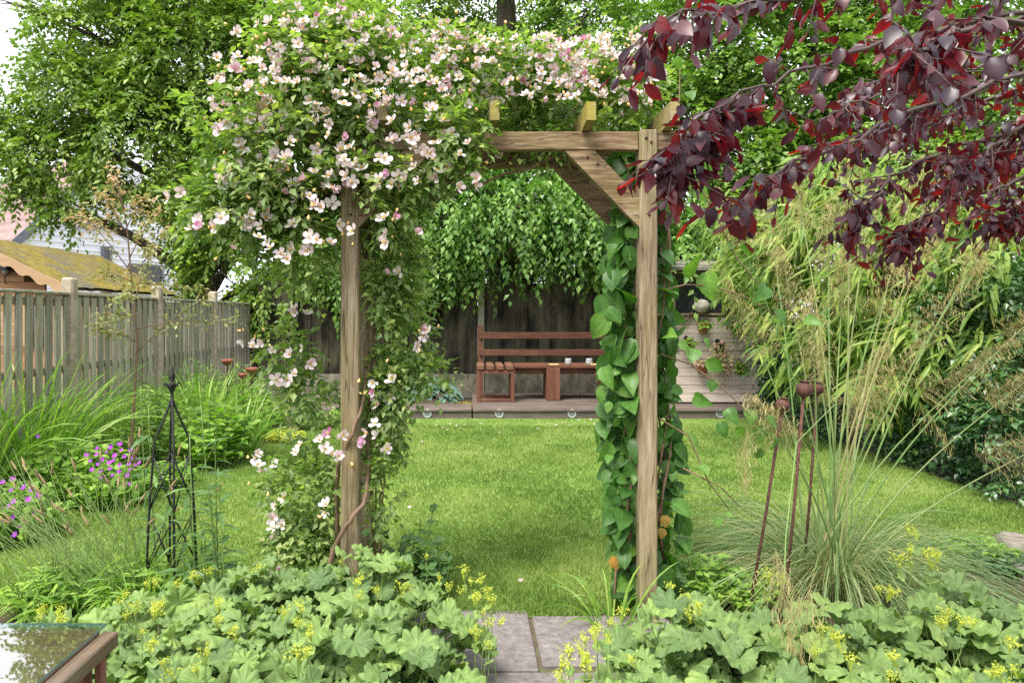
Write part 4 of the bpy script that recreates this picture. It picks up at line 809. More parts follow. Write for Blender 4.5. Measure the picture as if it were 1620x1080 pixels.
for i in range(320):                                  # singles between the trusses
    u = rng.random()
    x, y, dd = (U(330, 760), U(30, 300), 3.1) if u < .45 else (U(700, 1040), U(55, 168), 3.36) if u < .88 else (U(300, 560), U(250, 400), 3.1)
    if not (775 < x < 1000 and y > 175): fl.append((x, y, dd + U(-.06, .06)))
fl.sort(key=lambda q: q[2]); gs = G()
def face_dir(x): return nz(np.array([U(-1., 1.), -1 + U(-.2, .7), U(-.3, 1.2)]))
for i, (x, y, d) in enumerate(fl):
    q = Vector(face_dir(x)).to_track_quat('Z', 'Y'); vi = int(rng.choice(12, p=np.array([3, 3, 3, .9, 2., .5] * 2) / 24.8)); sc = U(.66, 1.06) * (.85 if y < 170 else 1); c = W(x, y, d)
    if i < 100: o = part_at('flower', FM[vi], t, c, q.to_euler(), sc)
    else:
        m = np.array(q.to_matrix()); f = FL[vi]; off = 0
        for v, r in zip(f.v, f.r): pass
        V = np.vstack(f.v) @ m.T * sc + c; b = gs.n; gs.v.append(V); gs.lc += f.lc; gs.r.append(np.concatenate(f.r)); gs.lp += [l + b for l in f.lp]; gs.lt += f.lt; gs.mi += f.mi; gs.n += len(V)
o = part('flowers', gs, [M['petal'], M['stamen'], M['rose']], t, True); o['kind'] = 'stuff'
g = G()
for i in range(320):
    x, y, d = fl[rng.integers(len(fl))]; c = W(x + U(-28, 28), y + U(-28, 22), d + U(-.02, .12)); ax = nz(R3(1)[0] * .5 + [0, 0, 1]); s = U(.7, 1.15); g.lathe(c, [(.001, -.009 * s), (.006 * s, -.005 * s), (.007 * s, .0), (.004 * s, .007 * s), (.001, .012 * s)], 7, rng.random(), ax=ax)
o = part('buds', g, M['bud'], t, True); o['kind'] = 'stuff'
print('flowers', len(fl))

# ------------------------------------------------------------------ large-leaved vine on the other post
t = thing('climbing_vine', 'large heart-leaved green vine climbing the bare post of the arch', 'vine', (.85, 3.6, 0))
g = G(); gs = G()
def put(x, y, d, s, dx, face=(0, -1, .35), T=None, rnd=None, jit=.5):
    c = W(x, y, d); g.leaves(T or (T_HEART, T_HEARTB)[rng.integers(2)], c[None], nz(np.array([dx, -.3, -.8]) + jit * R3(1)[0])[None], (np.array(face) + jit * R3(1)[0])[None], [s], [U(.9, 1.08)], None if rnd is None else np.array([rnd]))
edge = lambda y: np.interp(y, [240, 350, 400, 470, 600, 700, 800, 900, 970], [985, 982, 975, 958, 955, 950, 962, 972, 985])
redge = lambda y: np.interp(y, [240, 350, 480, 600, 700, 800, 900, 970], [1048, 1052, 1057, 1068, 1074, 1080, 1084, 1056])
for y in np.arange(246, 975, 4.6):
    for k in range(3):
        a = edge(y) - 4; x = U(a, 1003); put(x + 6, y - 18, U(3.36, 3.6) if y > 345 else U(3.45, 3.62), U(.045, .13) * (1 if y < 760 else .85), -.35 + U(-.25, .3), (-.15 + U(-.5, .3), -1, .45), rnd=U(0, .8))
    x = U(1040, redge(y)); put(x - 4, y - 16, U(3.4, 3.6), U(.045, .12) * (.6 if y < 340 else 1), .45 + U(-.2, .3), (.5 + U(-.3, .4), -1, .3), rnd=U(0, .6))
    if rng.random() < .8: put(U(985, 1050), y, U(3.55, 3.68), U(.09, .13), U(-.4, .4), (U(-.5, .5), -1, .2), rnd=U(0, .4))
for (x, y, s, dx) in ((1085, 445, .17, .3), (1120, 452, .14, 0), (1095, 305, .13, .2), (1110, 268, .11, .4), (1188, 418, .12, .3), (1212, 470, .12, .2), (1228, 505, .1, .3), (1275, 517, .085, .1), (1150, 375, .11, .6), (1150, 390, .1, -.3), (1090, 155, .075, .7), (1070, 100, .06, .2), (1240, 515, .09, .5), (1075, 555, .08, .3), (1100, 565, .09, .2), (1120, 585, .1, .2), (1055, 540, .09, .1), (1115, 545, .06, .6), (1130, 610, .07, .3), (1150, 660, .09, .2), (1165, 690, .08, .4), (1140, 680, .08, -.2), (1100, 640, .1, .3), (1185, 660, .09, .3), (1200, 690, .1, .2), (1215, 670, .08, .5), (1225, 700, .07, 0), (1205, 720, .07, .1), (1090, 700, .09, .4), (1110, 745, .07, .4), (1120, 770, .045, .3), (1150, 815, .04, .2), (1135, 825, .05, .1)): put(x, y - s * 120, 3.3 + U(0, .2), s * .85, dx, (U(-.2, .3), -1, .3), rnd=U(.35, 1.))
o = part('foliage', g, M['vine'], t, True)
g = G()
for k in range(9): 
    x = U(978, 1004) if k < 6 else U(1042, 1060); q = np.array([W(x + 10 * math.sin(j * 1.3 + k), y, 3.5 + .1 * math.sin(j + k)) for j, y in enumerate(np.linspace(1010, 250, 14))]); g.tube(q, np.linspace(.008, .003, 14), 6, rng.random())
for pts in ([(1045, 330), (1100, 285), (1128, 330), (1160, 400), (1190, 440), (1240, 480), (1275, 515)], [(1045, 460), (1085, 450), (1125, 452), (1180, 470), (1230, 500)], [(1045, 560), (1090, 575), (1140, 610), (1180, 650), (1215, 690)], [(1040, 660), (1090, 690), (1120, 760), (1160, 815)], [(1060, 330), (1074, 200), (1076, 100)], [(1080, 740), (1140, 770), (1170, 800)]): q = np.array([W(x, y, 3.4) for x, y in pts]); g.tube(q, np.linspace(.005, .002, len(q)), 6, rng.random())
part('stems', g, M['brownstem'], t, True)
g = G()
for (x, y) in ((972, 890), (990, 880), (1052, 825), (1048, 845)):
    g.leaves(T_HEART, W(x, y - 8, 3.4)[None], nz(np.array([[U(-.3, .3), -.2, -1]])), np.array([[U(-.5, .5), -1, .2]]), [U(.045, .075)])
part('yellowed_leaves', g, M['spotted'], t, True, label='yellow and orange spent leaves low on the vine')
# ------------------------------------------------------------------ border planting
def gpt(x, y): d = H * F / (y - CY); return W(x, y, d)
def straps(name, label, cat, base, n, L, wd, droop, mat, spread=.18, lean=(.15, .8), seg=6, group=None, part_name='leaves', th=None):
    t = thing(name, label, cat, [base[0], base[1], 0], group); g = G(); a = U(0, 6.283, n) if th is None else rng.normal(th[0], th[1], n); l = U(lean[0], lean[1], n); r = spread * np.sqrt(rng.random(n))
    P = np.stack([base[0] + r * np.cos(a), base[1] + r * np.sin(a), np.zeros(n)], 1); D = np.stack([l * np.cos(a), l * np.sin(a), np.ones(n)], 1); g.ribbons(P, D, U(.55, 1., n) * L, U(.7, 1.1, n) * wd, droop * U(.4, 1.3, n), seg); part(part_name, g, M[mat], t); return t
def leafy(name, label, cat, base, R, Hh, n, size, mat, T=T_MID, k=8, wide=1., group=None, up=1.1, stems=True, yr=1.0):
    t = thing(name, label, cat, [base[0], base[1], 0], group); g = G(); a = U(0, 6.283, n); r = R * np.sqrt(rng.random(n)); q = 1 - .45 * (r / R) ** 2
    P = np.stack([base[0] + r * np.cos(a) * .8, base[1] + yr * r * np.sin(a) * .8, .02 + 0 * r], 1); D = nz(np.stack([.35 * r / R * np.cos(a), .35 * r / R * np.sin(a), np.full(n, 1.)], 1) + .12 * R3(n)); L = Hh * q * U(.75, 1.08, n)
    g2 = G(); tt = np.linspace(0, 1, 4); g2.tubes(P[:, None] + D[:, None] * (L[:, None] * tt)[..., None], np.full((n, 4), .0028), 4); part('stems', g2, M['stem'], t)
    s = rng.random(n)
    for i in range(k):
        f = .2 + .8 * (i + rng.random(n)) / k; f = np.minimum(f, 1); b = U(0, 6.283, n); dd = np.stack([np.cos(b), np.sin(b), U(-.2, .7, n)], 1); g.leaves(T, P + D * (L * f)[:, None], dd, np.array([0, -.2, 1.]) + .35 * R3(n), size * U(.7, 1.2, n), wide, np.clip(.6 * s + .4 * rng.random(n), 0, 1))
    part('leaves', g, M[mat], t); return t
def petal_flower(s, n=5, mat='purple', w=1.0):
    g = G(); a = np.arange(n) * 2 * math.pi / n; d = np.stack([np.cos(a), np.sin(a), np.full(n, .25)], 1); g.leaves(T_leaf(.8 * w, ((0, .3), (.6, 1), (1, .5)), 0, -.1), d * .001, d, np.array([[0, 0, 1.]]) - d * .2, s); return g.mesh('petals', M[mat])
PUR = [petal_flower(.021), petal_flower(.018)]
def geranium(label, base, R, Hh, spots, d):
    t = leafy('cranesbill', label, 'flower', base, R, Hh, 170, .05, 'border', T_LOBE, 7)
    for (x, y) in spots: q = Vector(nz(np.array([U(-.4, .4), -.8, U(.3, 1)]))).to_track_quat('Z', 'Y'); part_at('flower', PUR[rng.integers(2)], t, W(x, y, d + U(-.15, .15)), q.to_euler(), U(.8, 1.15))
b = gpt(175, 800); geranium('purple-flowered cranesbill mound beside the iron obelisk', b, .3, .3, [(150 + 6 * math.cos(i * 2.4) * i ** .5 * 1.5 + 30, 728 + 5.5 * math.sin(i * 2.4) * i ** .5) for i in range(26)] + [(205, 765), (215, 735), (160, 755), (60, 690)], b[1] - .15)
b = gpt(15, 855); geranium('purple-flowered cranesbill below the tall arching grass, nearer the glass-topped table', b, .34, .38, [(4, 762), (20, 757), (18, 775), (38, 770), (50, 775), (22, 793), (15, 800), (5, 803), (62, 783), (32, 833), (24, 845), (55, 810), (3, 825), (20, 818), (45, 790), (-20, 780), (-30, 800), (8, 845)], b[1] - .2)
for i, (x, y, n, L, wd, lab) in enumerate(((50, 775, 210, 1.7, .03, 'broad clump of arching strap leaves behind the cranesbill by the fence'), (130, 745, 150, 1.4, .028, 'arching strap-leaved daylily clump below the first whole concrete post'), (320, 705, 180, 1.45, .03, 'tall daylily clump below the rusty cups'), (375, 720, 140, 1.05, .03, 'pale upright strap-leaved clump at the lawn edge, in front of the grey grass'), (235, 700, 120, 1.3, .028, 'daylily clump at the foot of the pink-tipped sapling'), (-40, 800, 150, 1.7, .03, 'strap-leaved clump by the fence, nearest the glass-topped table'))):
    b = gpt(x, y); straps('daylily', lab, 'plant', b, n, L, wd, .42, 'strap', .22, (.05, .5), group='daylilies in the border')
b = gpt(40, 765); t = straps('tall_grass', 'tall arching pale green grass blades crossing the palisade fence', 'grass', b, 60, 2.2, .015, .5, 'strap', .2, (.08, .5), 9)
b = gpt(455, 672); straps('fountain_grass', 'silvery grey-buff grass tuft at the fence corner near the hosta', 'grass', b, 520, .85, .006, .55, 'greygrass', .14, (.1, .75))
for (x, y, R, Hh, n, s, mt, T, lab) in ((215, 735, .45, .75, 190, .1, 'border', T_WILL, 'leafy green perennial drift between the sapling and the obelisk'), (270, 715, .45, .85, 190, .11, 'border', T_WILL, 'leafy green perennial in the middle of the border behind the obelisk'), (335, 735, .42, .62, 150, .1, 'border', T_OV, 'bushy broad-leaved green perennial at the lawn edge behind the obelisk'), (300, 680, .5, .95, 160, .1, 'strap', T_WILL, 'leafy perennial at the fence foot below the third concrete post'), (150, 690, .55, .85, 190, .1, 'border', T_WILL, 'leafy perennial at the fence foot below the mossy cabin'), (410, 690, .35, .6, 140, .08, 'strap', T_MID, 'low green bushy plant between daylilies and grey grass'),
    (500, 678, .34, .22, 190, .045, 'mantle', T_MID, 'low yellow-green mound at the lawn corner beside the decking'), (545, 668, .3, .2, 150, .05, 'border', T_MID, 'low green mound against the decking behind the rose post'), (450, 700, .26, .16, 150, .04, 'mantle_bloom', T_MID, 'low cream-flowered mound at the lawn edge'), (110, 790, .4, .5, 150, .09, 'border', T_OV, 'broad-leaved green plant between the two purple cranesbills'), (60, 720, .5, .9, 180, .1, 'strap', T_WILL, 'leafy plant below the palisade fence behind the strap leaves'), (260, 770, .28, .2, 120, .06, 'border', T_MID, 'low green edging plant on the lawn edge behind the obelisk'), (370, 665, .45, .85, 130, .1, 'border', T_WILL, 'leafy perennial at the corner of the palisade fence')):
    b = gpt(x, y); leafy('border_perennial', lab, 'plant', b, R, Hh, n, s, mt, T, 7)
b = W(680, 632, 10.95); t = thing('hosta', 'blue-grey hosta growing behind the low decking', 'plant', (b[0], b[1], .05)); n = 240; a = U(0, 6.283, n); r = .5 * np.sqrt(rng.random(n)); g = G()
P = np.stack([b[0] + r * np.cos(a) * .9, b[1] + r * np.sin(a) * .6, .2 + .28 * (1 - (r / .5) ** 2) + U(-.04, .04, n)], 1); g.leaves(T_HEART, P, np.stack([np.cos(a), np.sin(a) - .3, np.full(n, -.35)], 1) + .2 * R3(n), np.array([0, -.5, 1.]) + .25 * R3(n), U(.07, .13, n), 1.1); part('leaves', g, M['hosta'], t, True)
b = W(735, 640, 10.7); leafy('creeping_plant', 'flat yellowish creeping plant on the bare soil by the decking seam', 'plant', (b[0], b[1], 0), .3, .14, 120, .05, 'spotted', T_MID, 5)

# pink-tipped sapling
b = gpt(205, 752); dS = b[1]
t = thing('pink_tipped_sapling', 'slender sapling with sparse pinkish cream leaves in front of the palisade fence', 'tree', (b[0], dS, 0)); g = G(); top = W(196, 292, dS)
tr = np.array([[b[0], dS, -.05], W(212, 640, dS), W(218, 540, dS), W(207, 430, dS), W(200, 350, dS), W(182, 285, dS)]); s = np.linspace(0, 5, 20); tr = np.stack([np.interp(s, np.arange(6), tr[:, i]) for i in range(3)], 1); g.tube(tr, np.linspace(.016, .004, 20), 8)
P = []; D = []
for (x0, y0, x1, y1) in ((214, 560, 330, 470), (218, 520, 372, 512), (214, 540, 150, 520), (212, 500, 165, 505), (208, 440, 268, 370), (206, 430, 130, 340), (204, 410, 250, 330), (200, 380, 118, 345), (200, 360, 225, 320), (206, 450, 310, 460), (207, 445, 165, 430), (196, 330, 178, 276), (200, 370, 160, 310), (212, 480, 240, 400), (210, 470, 190, 470)):
    a = W(x0, y0, dS); e = W(x1, y1, dS + U(-.4, .4)); p = limb(g, a, e, .006, .002, .06, 9); 
    for q in p[2:]:
        for _ in range(5): P.append(q + .03 * R3(1)[0]); D.append(nz((e - a) / np.linalg.norm(e - a) + .9 * R3(1)[0] + [0, 0, .3]))
part('trunk', g, M['brownstem'], t, True); P = np.array(P); D = np.array(D); g = G(); sprays(g, P, D, U(.06, .12, len(P)), 3, .052, T_MID, .3, rnd=np.clip((P[:, 2] - 1.5) / 1.7 + .2 * rng.normal(size=len(P)), 0, 1)); part('foliage', g, M['pinkleaf'], t)

# wiry grass stalks and willow-leaved stems in the near border
b = gpt(170, 960); t = thing('plume_grass', 'wiry dark green grass stalks with buff seed heads beside the glass-topped table', 'grass', (b[0], b[1], 0)); n = 130; g = G(); P = np.stack([b[0] + U(-.3, .26, n), b[1] + U(-.15, .15, n), np.zeros(n)], 1); D = np.stack([rng.normal(-.25, .35, n), rng.normal(0, .15, n), np.ones(n)], 1); tt = np.linspace(0, 1, 6); L = U(.5, 1., n); path = P[:, None] + nz(D)[:, None] * (L[:, None] * tt)[..., None] - np.array([0, 0, 1]) * (.12 * L[:, None] * tt ** 2.5)[..., None] + (nz(D * [1, 1, 0]) * .1)[:, None] * (tt ** 2)[None, :, None]; g.tubes(path, np.linspace(.0024, .0012, 6)[None].repeat(n, 0), 4); part('stalks', g, M['stem'], t)
g = G(); k = np.arange(0, n, 2); e = nz(path[k, -1] - path[k, -2]); tt2 = np.linspace(-.02, .055, 5); g.tubes(path[k, -1][:, None] + e[:, None] * tt2[None, :, None], np.array([[.0015, .0055, .006, .004, .001]]).repeat(len(k), 0), 6); part('seed_heads', g, M['seedhead'], t, True)
g = G(); m = 260; g.ribbons(np.stack([b[0] + U(-.3, .3, m), b[1] + U(-.2, .2, m), np.zeros(m)], 1), np.stack([rng.normal(0, .5, m), rng.normal(0, .4, m), np.ones(m)], 1), U(.25, .6, m), U(.004, .012, m), .35); part('blades', g, M['strap'], t)
for (x, lab, n) in ((95, 'mid green leafy plant at the corner of the glass-topped table', 110), (225, 'mid green leafy plant low between wiry grass and obelisk', 90)):
    b = gpt(x, 965); leafy('border_perennial', lab, 'plant', b, .25, .24, n, .1, 'border', T_WILL, 6)
t = thing('willow_herb', 'tall upright stems with narrow grey-green leaves growing through the iron obelisk', 'plant', (ox + .1, oy, 0)); g = G(); g2 = G()
for (x, y, d) in ((268, 760, 3.5), (300, 690, 3.35), (318, 640, 3.4), (330, 755, 3.45), (345, 740, 3.3), (285, 800, 3.3), (260, 815, 3.6), (310, 800, 3.6), (350, 820, 3.5), (322, 850, 3.3), (292, 720, 3.6), (340, 690, 3.7), (235, 640, 3.9), (222, 610, 4.)):
    e = W(x, y, d); bb = np.array([e[0] * .96 + U(-.04, .04), d, 0]); p = limb(g2, bb, e, .005, .002, .0, 10, .03); m = int(16 * e[2] / .8)
    for j in range(m):
        f = .15 + .85 * j / m; q = bb + (e - bb) * f; a = j * 2.4 + U(-.3, .3); g.leaves(T_WILL, q[None], np.array([[math.cos(a), math.sin(a), U(.0, .8)]]), np.array([[0, 0, 1.]]) + .2 * R3(1), [U(.09, .16) * (1 if f < .85 else .5)], 1.3)
part('stems', g2, M['stem'], t, True); part('leaves', g, M['willow'], t)
b = gpt(975, 990); straps('iris_clump', 'bright green strap leaves fanning at the foot of the vine-covered post', 'plant', (b[0] - .02, b[1], 0), 46, .5, .016, .5, 'strap', .1, (.1, .9))
for (x, y, h_, lab) in ((620, 905, .48, 'young dark green seedling rising by the rose post at the lawn edge'), (655, 890, .5, 'young dark green seedling with lobed leaves on the lawn edge, farther from the rose post'), (690, 905, .34, 'small dark seedling with lobed leaves beside the lady mantle edge')):
    b = gpt(x, y + 60); leafy('young_seedling', lab, 'plant', b, .09, h_, 9, .06, 'willow', T_LOBE, 7, 1.2)

# giant oat grass
sx, sy = 2.03, 3.78
t = thing('giant_oat_grass', 'giant oat grass with fine arching tussock, tall stalks and golden panicles', 'grass', (sx, sy, 0)); n = 1700; a = U(0, 6.283, n); l = np.abs(rng.normal(.5, .4, n)); r = .24 * np.sqrt(rng.random(n)); g = G()
P = np.stack([sx + r * np.cos(a), sy + r * np.sin(a), np.zeros(n)], 1); g.ribbons(P, np.stack([l * np.cos(a), l * np.sin(a), np.ones(n)], 1), U(.55, 1.1, n), U(.004, .0085, n), U(.45, 1.15, n), 8, tip=.25); part('tussock', g, M['oat'], t)
g = G(); m = 420; a = U(0, 6.283, m); P = np.stack([sx + .2 * np.cos(a) * rng.random(m), sy - .1 + .2 * np.sin(a) * rng.random(m), np.zeros(m)], 1); g.ribbons(P, np.stack([.5 * np.cos(a), .5 * np.sin(a), np.ones(m)], 1), U(.2, .5, m), .004, .5, 5); part('dead_blades', g, M['panicle'], t, label='straw coloured dead blades at the heart of the tussock')
TOP = [(1150, 330, 3.6), (1165, 470, 3.9), (1215, 330, 4.2), (1240, 420, 3.7), (1262, 300, 4.), (1285, 480, 3.5), (1310, 350, 4.2), (1335, 420, 3.9), (1345, 260, 3.6), (1375, 330, 4.1), (1395, 560, 4.2), (1415, 420, 3.8), (1440, 560, 3.7), (1450, 280, 4.), (1470, 380, 3.6), (1500, 300, 3.9), (1530, 440, 3.5), (1570, 560, 3.4), (1640, 590, 3.3), (1660, 480, 3.6), (1560, 380, 4.2), (1200, 640, 3.3), (1360, 600, 4.3), (1680, 690, 3.4), (1290, 560, 4.4)]
g = G(); gp = G()
def panicle(tip, d, L, m):
    d = nz(d); f = rng.random(m); q = tip - d * (L * (1 - f))[:, None]; a = U(0, 6.283, m); _, A, B = frame(d); A = np.broadcast_to(A, (m, 3)); B = np.broadcast_to(B, (m, 3)); rr = (L * .32 * (1.05 - f) ** .7 * U(.3, 1., m))[:, None]
    e = q + rr * (np.cos(a)[:, None] * A + np.sin(a)[:, None] * B) + d * (.12 * L) - np.array([0, 0, 1.]) * (.25 * rr + .02); tt = np.array([0, .5, 1])[None, :, None]
    gp.tubes(q[:, None] + (e - q)[:, None] * tt, .0005, 3, cap=False); gp.leaves(T_LANCE, e, np.array([0, 0, -1.]) + d * .3 + .3 * R3(m), R3(m), U(.022, .04, m), 1.1)
for (x, y, d) in TOP:
    e = W(x, y, d); b = np.array([sx + U(-.14, .14), sy + U(-.1, .1), 0.]); tt = np.linspace(0, 1, 9)[:, None]; o_ = nz((e - b) * [1, 1, 0]); p = b + (e - b) * tt + o_ * (-.12 * np.sin(tt * math.pi)) * np.linalg.norm((e - b)[:2]); g.tube(p, np.linspace(.0062, .0025, 9), 5, rng.random()); panicle(e + (p[-1] - p[-2]) * .4, p[-1] - p[-2] + [0, 0, -.05], U(.32, .5), 270)
for (x, y, d, dx, m) in ((1180, 760, 3.3, -.1, 110), (1250, 1000, 2.2, .1, 120), (1265, 1030, 2.2, -.3, 60), (1500, 700, 3.5, .6, 50)): panicle(W(x, y, d), np.array([dx, -.2, -1.]), .26, m)
b2 = W(1240, 930, 2.35); g.tube([W(1320, 640, 3.2), W(1260, 700, 2.9), W(1243, 850, 2.5), b2], .0018, 5, .4); g.tube([np.array([sx, sy, 0]), W(1320, 640, 3.2)], .003, 5, .4)
g.tube([np.array([sx - .1, sy, 0]), W(1240, 660, 3.6), W(1185, 690, 3.3)], .002, 5, .5)
part('stalks', g, M['oatstem'], t); part('panicles', gp, M['panicle'], t)

for (x, y, R, Hh, n_, s_, mt, T, lab) in ((1115, 950, .2, .22, 70, .06, 'strap', T_MID, 'low green plant at the foot of the vine-covered post'), (1180, 955, .25, .14, 90, .05, 'border', T_MID, 'low green groundcover before the shortest poppy stake'), (1600, 905, .25, .07, 110, .05, 'hedge', T_MID, 'low dark green groundcover around the rocks'), (1540, 880, .25, .1, 110, .045, 'border', T_MID, 'low mossy green plant between rocks and oat grass')):
    b = gpt(x, y); leafy('low_plant', lab, 'plant', b, R, Hh, n_, s_, mt, T, 6)

# lady's mantle banks
def bloom(seed):
    r = np.random.default_rng(seed); g = G(); m = 34; c = r.normal(size=(m, 3)) * [.016, .016, .013] + [0, 0, .012]
    for k in range(5): g.leaves(T_TINY, c, r.normal(size=(m, 3)) + [0, 0, .4], r.normal(size=(m, 3)), r.uniform(.006, .0095, m), 1.3)
    e = c[::3]; tt = np.array([0, .5, 1])[None, :, None]; base = np.array([0, 0, -.045]); g.tubes(base + (e - base)[:, None] * tt, .0008, 3, np.full(len(e), .0), cap=False); return g.mesh('mantle_bloom', M['mantle_bloom'])
BLM = [bloom(s) for s in range(5)]
def mantle(label, domes, heads, base, seed, thr_x=None):
    t = thing('lady_mantle', label, 'plant', (base[0], base[1], 0)); g = G(); gs = G()
    for (cx_, cy_, R, h_) in domes:
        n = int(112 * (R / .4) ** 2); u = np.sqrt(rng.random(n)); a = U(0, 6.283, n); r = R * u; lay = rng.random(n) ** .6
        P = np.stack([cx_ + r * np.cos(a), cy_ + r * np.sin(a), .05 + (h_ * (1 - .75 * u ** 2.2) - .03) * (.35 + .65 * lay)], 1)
        if thr_x: k = thr_x(P); P = P[k]; a = a[k]; u = u[k]
        n = len(P); nr = np.stack([.55 * u * np.cos(a), .55 * u * np.sin(a) - .28, np.ones(n)], 1) + .28 * R3(n); dr = np.stack([np.cos(a), np.sin(a) - .3, np.full(n, -.1)], 1) + .3 * R3(n); q = rng.integers(0, 4, n); s = U(.09, .15, n) * np.where(rng.random(n) < .2, .7, 1)
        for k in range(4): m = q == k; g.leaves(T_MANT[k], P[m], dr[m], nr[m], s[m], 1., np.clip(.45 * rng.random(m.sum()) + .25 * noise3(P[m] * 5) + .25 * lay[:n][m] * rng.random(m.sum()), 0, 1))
        b0 = np.array([cx_, cy_, 0]) + .1 * R3(n) * [1, 1, 0]; tt = np.array([0, .6, 1.])[None, :, None]; gs.tubes(b0[:, None] + (P - b0)[:, None] * tt + np.array([0, 0, .04]) * np.sin(tt * 3.1), .0016, 4, cap=False)
    part('leaves', g, M['mantle'], t, True); 
    gl = G()
    for (x, y, d) in heads:
        c = W(x, y, d); m = 1 + int(rng.random() < .45)
        for k in range(m): q = c + (.028 * R3(1)[0] if k else 0); part_at('flower_head', BLM[rng.integers(5)], t, q, (U(-.4, .4), U(-.4, .4), U(0, 6)), U(.38, .72) if 735 < x < 790 else U(.45, .85))
        gs.tube(np.array([c * [1, 1, 0] + [U(-.08, .08), U(.0, .15), .1], c - [0, 0, .1], c - [0, 0, .03]]), .0018, 4)
        gl.leaves(T_LOBE, (c - [0, 0, .06])[None], R3(1), np.array([[0, -.3, 1.]]) + .4 * R3(1), [U(.03, .05)], 1., np.array([U(.3, .9)]))
    part('stems', gs, M['stem'], t); part('small_leaves', gl, M['mantle'], t)
dl = [(-1.62, 2.7, .34, .28), (-1.25, 2.85, .36, .34), (-.85, 2.95, .38, .38), (-.45, 3.02, .36, .46), (-.22, 2.72, .32, .4), (-1.35, 2.45, .38, .34), (-.9, 2.55, .42, .38), (-.5, 2.5, .4, .43), (-.18, 2.35, .3, .34), (-.75, 2.1, .42, .42), (-.3, 2.0, .36, .38), (-.62, 1.75, .3, .4), (-.28, 1.7, .3, .34), (-1.1, 2.05, .3, .42), (-2.1, 2.6, .34, .3)]
hl = [(70, 962, 2.6), (95, 968, 2.5), (200, 975, 2.5), (232, 925, 2.9), (282, 925, 2.9), (225, 1000, 2.3), (215, 960, 2.5), (250, 960, 2.5), (330, 905, 3.0), (345, 955, 2.6), (400, 905, 3.), (450, 970, 2.3), (470, 985, 2.2), (490, 1000, 2.2), (475, 960, 2.4), (325, 1035, 2.0), (370, 1000, 2.2), (310, 1060, 1.95), (485, 1030, 2.), (240, 1020, 2.2), (595, 935, 2.7), (570, 945, 2.6), (640, 930, 2.7), (695, 915, 2.9), (710, 928, 2.8), (745, 920, 2.75), (760, 918, 2.7), (735, 905, 2.8), (772, 935, 2.6), (755, 945, 2.6), (778, 950, 2.55), (765, 970, 2.5), (775, 985, 2.45), (752, 1000, 2.4), (773, 1020, 2.35), (540, 890, 3.), (675, 880, 3.1), (260, 1050, 2.05), (200, 940, 2.7)]
mantle('spreading bank of scalloped lady mantle with lime flower sprays between table and paving', dl, hl, (-.75, 2.5), 1, lambda P: (P[:, 0] < .09 + .02 * np.sin(P[:, 1] * 9)) & ~((P[:, 0] < -.83) & (P[:, 1] < 1.72)))
dr_ = [(.48, 2.2, .24, .42), (.62, 2.4, .26, .43), (.8, 2.55, .26, .43), (.38, 2.0, .2, .42), (.95, 2.45, .34, .38), (1.3, 2.5, .38, .42), (1.7, 2.45, .4, .4), (2.1, 2.45, .4, .42), (2.45, 2.5, .36, .36), (.72, 2.1, .34, .33), (1.1, 2.05, .38, .4), (1.5, 2.0, .4, .4), (1.9, 2.0, .4, .4), (.62, 1.75, .3, .32), (.95, 1.7, .3, .36), (1.3, 1.65, .34, .38), (1.65, 1.65, .3, .38), (2.0, 2.7, .3, .42), (2.35, 2.1, .36, .38), (.98, 2.75, .26, .34)]
hr = [(900, 1030, 2.2), (925, 1012, 2.25), (890, 1050, 2.1), (945, 995, 2.3), (885, 1070, 2.05), (960, 1010, 2.2), (925, 1040, 2.1), (965, 985, 2.4), (1105, 960, 2.5), (1085, 945, 2.6), (1060, 930, 2.8), (1215, 912, 2.6), (1235, 915, 2.6), (1448, 845, 2.65), (1470, 880, 2.6), (1425, 885, 2.6), (1475, 895, 2.6), (1390, 932, 2.5), (1410, 940, 2.5), (1300, 995, 2.3), (1325, 1012, 2.2), (1290, 1030, 2.1), (1500, 970, 2.4), (1520, 985, 2.3), (1490, 985, 2.3), (1412, 1070, 1.95), (1600, 1020, 2.1), (1570, 1065, 1.95), (1605, 1060, 2), (1345, 1045, 2.05), (1000, 1045, 2.1), (1440, 870, 2.62)]
mantle('spreading bank of lady mantle with lime flowers in front of the oat grass', dr_, hr, (1.5, 2.3), 2, lambda P: P[:, 0] > .24 + .35 * np.clip((P[:, 1] - 2.) / .6, 0, 1) + .03 * np.sin(P[:, 1] * 9))

# daisies in the lawn
g = petal_flower(.012, 9, 'petal', .4)
for i, (x, y) in enumerate([(700, 682), (712, 676), (722, 679), (708, 685), (735, 677), (866, 676), (880, 678), (890, 674), (915, 670), (925, 673), (940, 676), (668, 705), (648, 812), (824, 932), (790, 690), (850, 684), (760, 675), (690, 678), (900, 679), (935, 669), (945, 680), (728, 683)]):
    c = gpt(x, y); o = bpy.data.objects.new('lawn_daisy', g); COL.objects.link(o); o.location = (c[0], c[1], .05); o.rotation_euler = (U(.1, .6), U(-.3, .3), 0); o.scale = (1.3,) * 3; tag(o, 'tiny white daisy in the lawn grass', 'daisy', 'daisies dotted over the lawn')
EXPO = 1.42
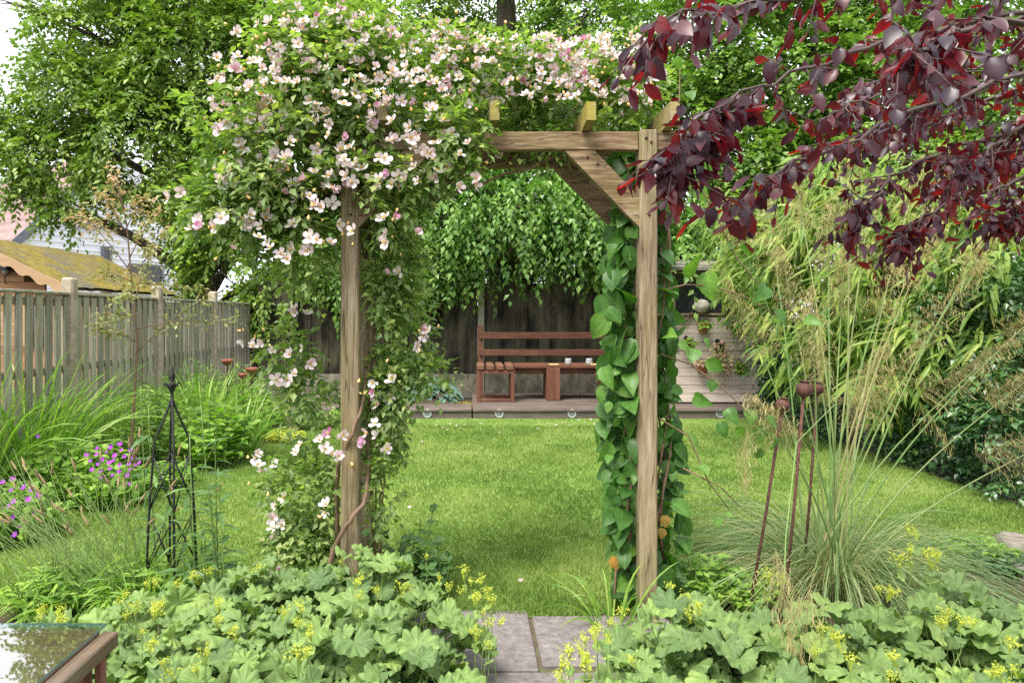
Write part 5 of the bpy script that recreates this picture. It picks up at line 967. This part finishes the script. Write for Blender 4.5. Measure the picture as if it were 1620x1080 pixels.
# ------------------------------------------------------------------ light, sky, camera
w = bpy.data.worlds.new('World'); S.world = w; w.use_nodes = True; nt = w.node_tree; nt.nodes.clear()
EL, AZ = math.radians(60), math.radians(218)
sk = N(nt, 'ShaderNodeTexSky', sky_type='NISHITA', sun_disc=False, sun_elevation=EL, sun_rotation=AZ); sk.dust_density = 4.; sk.ozone_density = 1.; sk.air_density = 1.
tc = N(nt, 'ShaderNodeTexCoord'); mp = N(nt, 'ShaderNodeMapping'); mp.inputs['Scale'].default_value = (1, 1, 2.2); nt.links.new(tc.outputs['Generated'], mp.inputs[0])
cl = noise(nt, mp.outputs[0], 2.2, 7, .6, .3); cc = ramp(nt, [(.3, (6.2, 6.5, 7.2)), (.7, (9.0, 9.1, 9.3))], cl)
cov = ramp(nt, [(.25, (.55,) * 3), (.5, (.95,) * 3)], noise(nt, mp.outputs[0], 1.3, 6, .6)); c = mix(nt, cov, sk.outputs[0], cc)
bg = N(nt, 'ShaderNodeBackground', Strength=.1); nt.links.new(c, bg.inputs[0]); o = N(nt, 'ShaderNodeOutputWorld'); nt.links.new(bg.outputs[0], o.inputs[0])
sun = bpy.data.lights.new('sun', 'SUN'); sun.energy = 2.5; sun.angle = math.radians(24); sun.color = (1, .95, .87); so = bpy.data.objects.new('sun', sun); COL.objects.link(so)
dv = Vector((math.sin(AZ) * math.cos(EL), math.cos(AZ) * math.cos(EL), math.sin(EL))); so.rotation_euler = dv.to_track_quat('Z', 'Y').to_euler(); so.location = (0, 0, 20)
cam = bpy.data.cameras.new('camera'); co = bpy.data.objects.new('camera', cam); COL.objects.link(co); co.location = (0, 0, H); co.rotation_euler = (math.pi / 2, 0, 0)
cam.sensor_width = 36; cam.lens = 36 * F / 1620; cam.shift_x = (810 - CX) / 1620; cam.shift_y = -(540 - CY) / 1620; cam.clip_start = .05; cam.clip_end = 1000; S.camera = co
S.view_settings.view_transform = 'Standard'; S.view_settings.look = 'None'; S.view_settings.exposure = EXPO; S.view_settings.gamma = 1
S.cycles.max_bounces = 7; S.cycles.diffuse_bounces = 3; S.cycles.glossy_bounces = 3; S.cycles.transmission_bounces = 4; S.cycles.transparent_max_bounces = 8
S.cycles.use_denoising = False; S.cycles.use_adaptive_sampling = False; S.cycles.sample_clamp_indirect = 4.0; S.cycles.sampling_pattern = 'BLUE_NOISE'
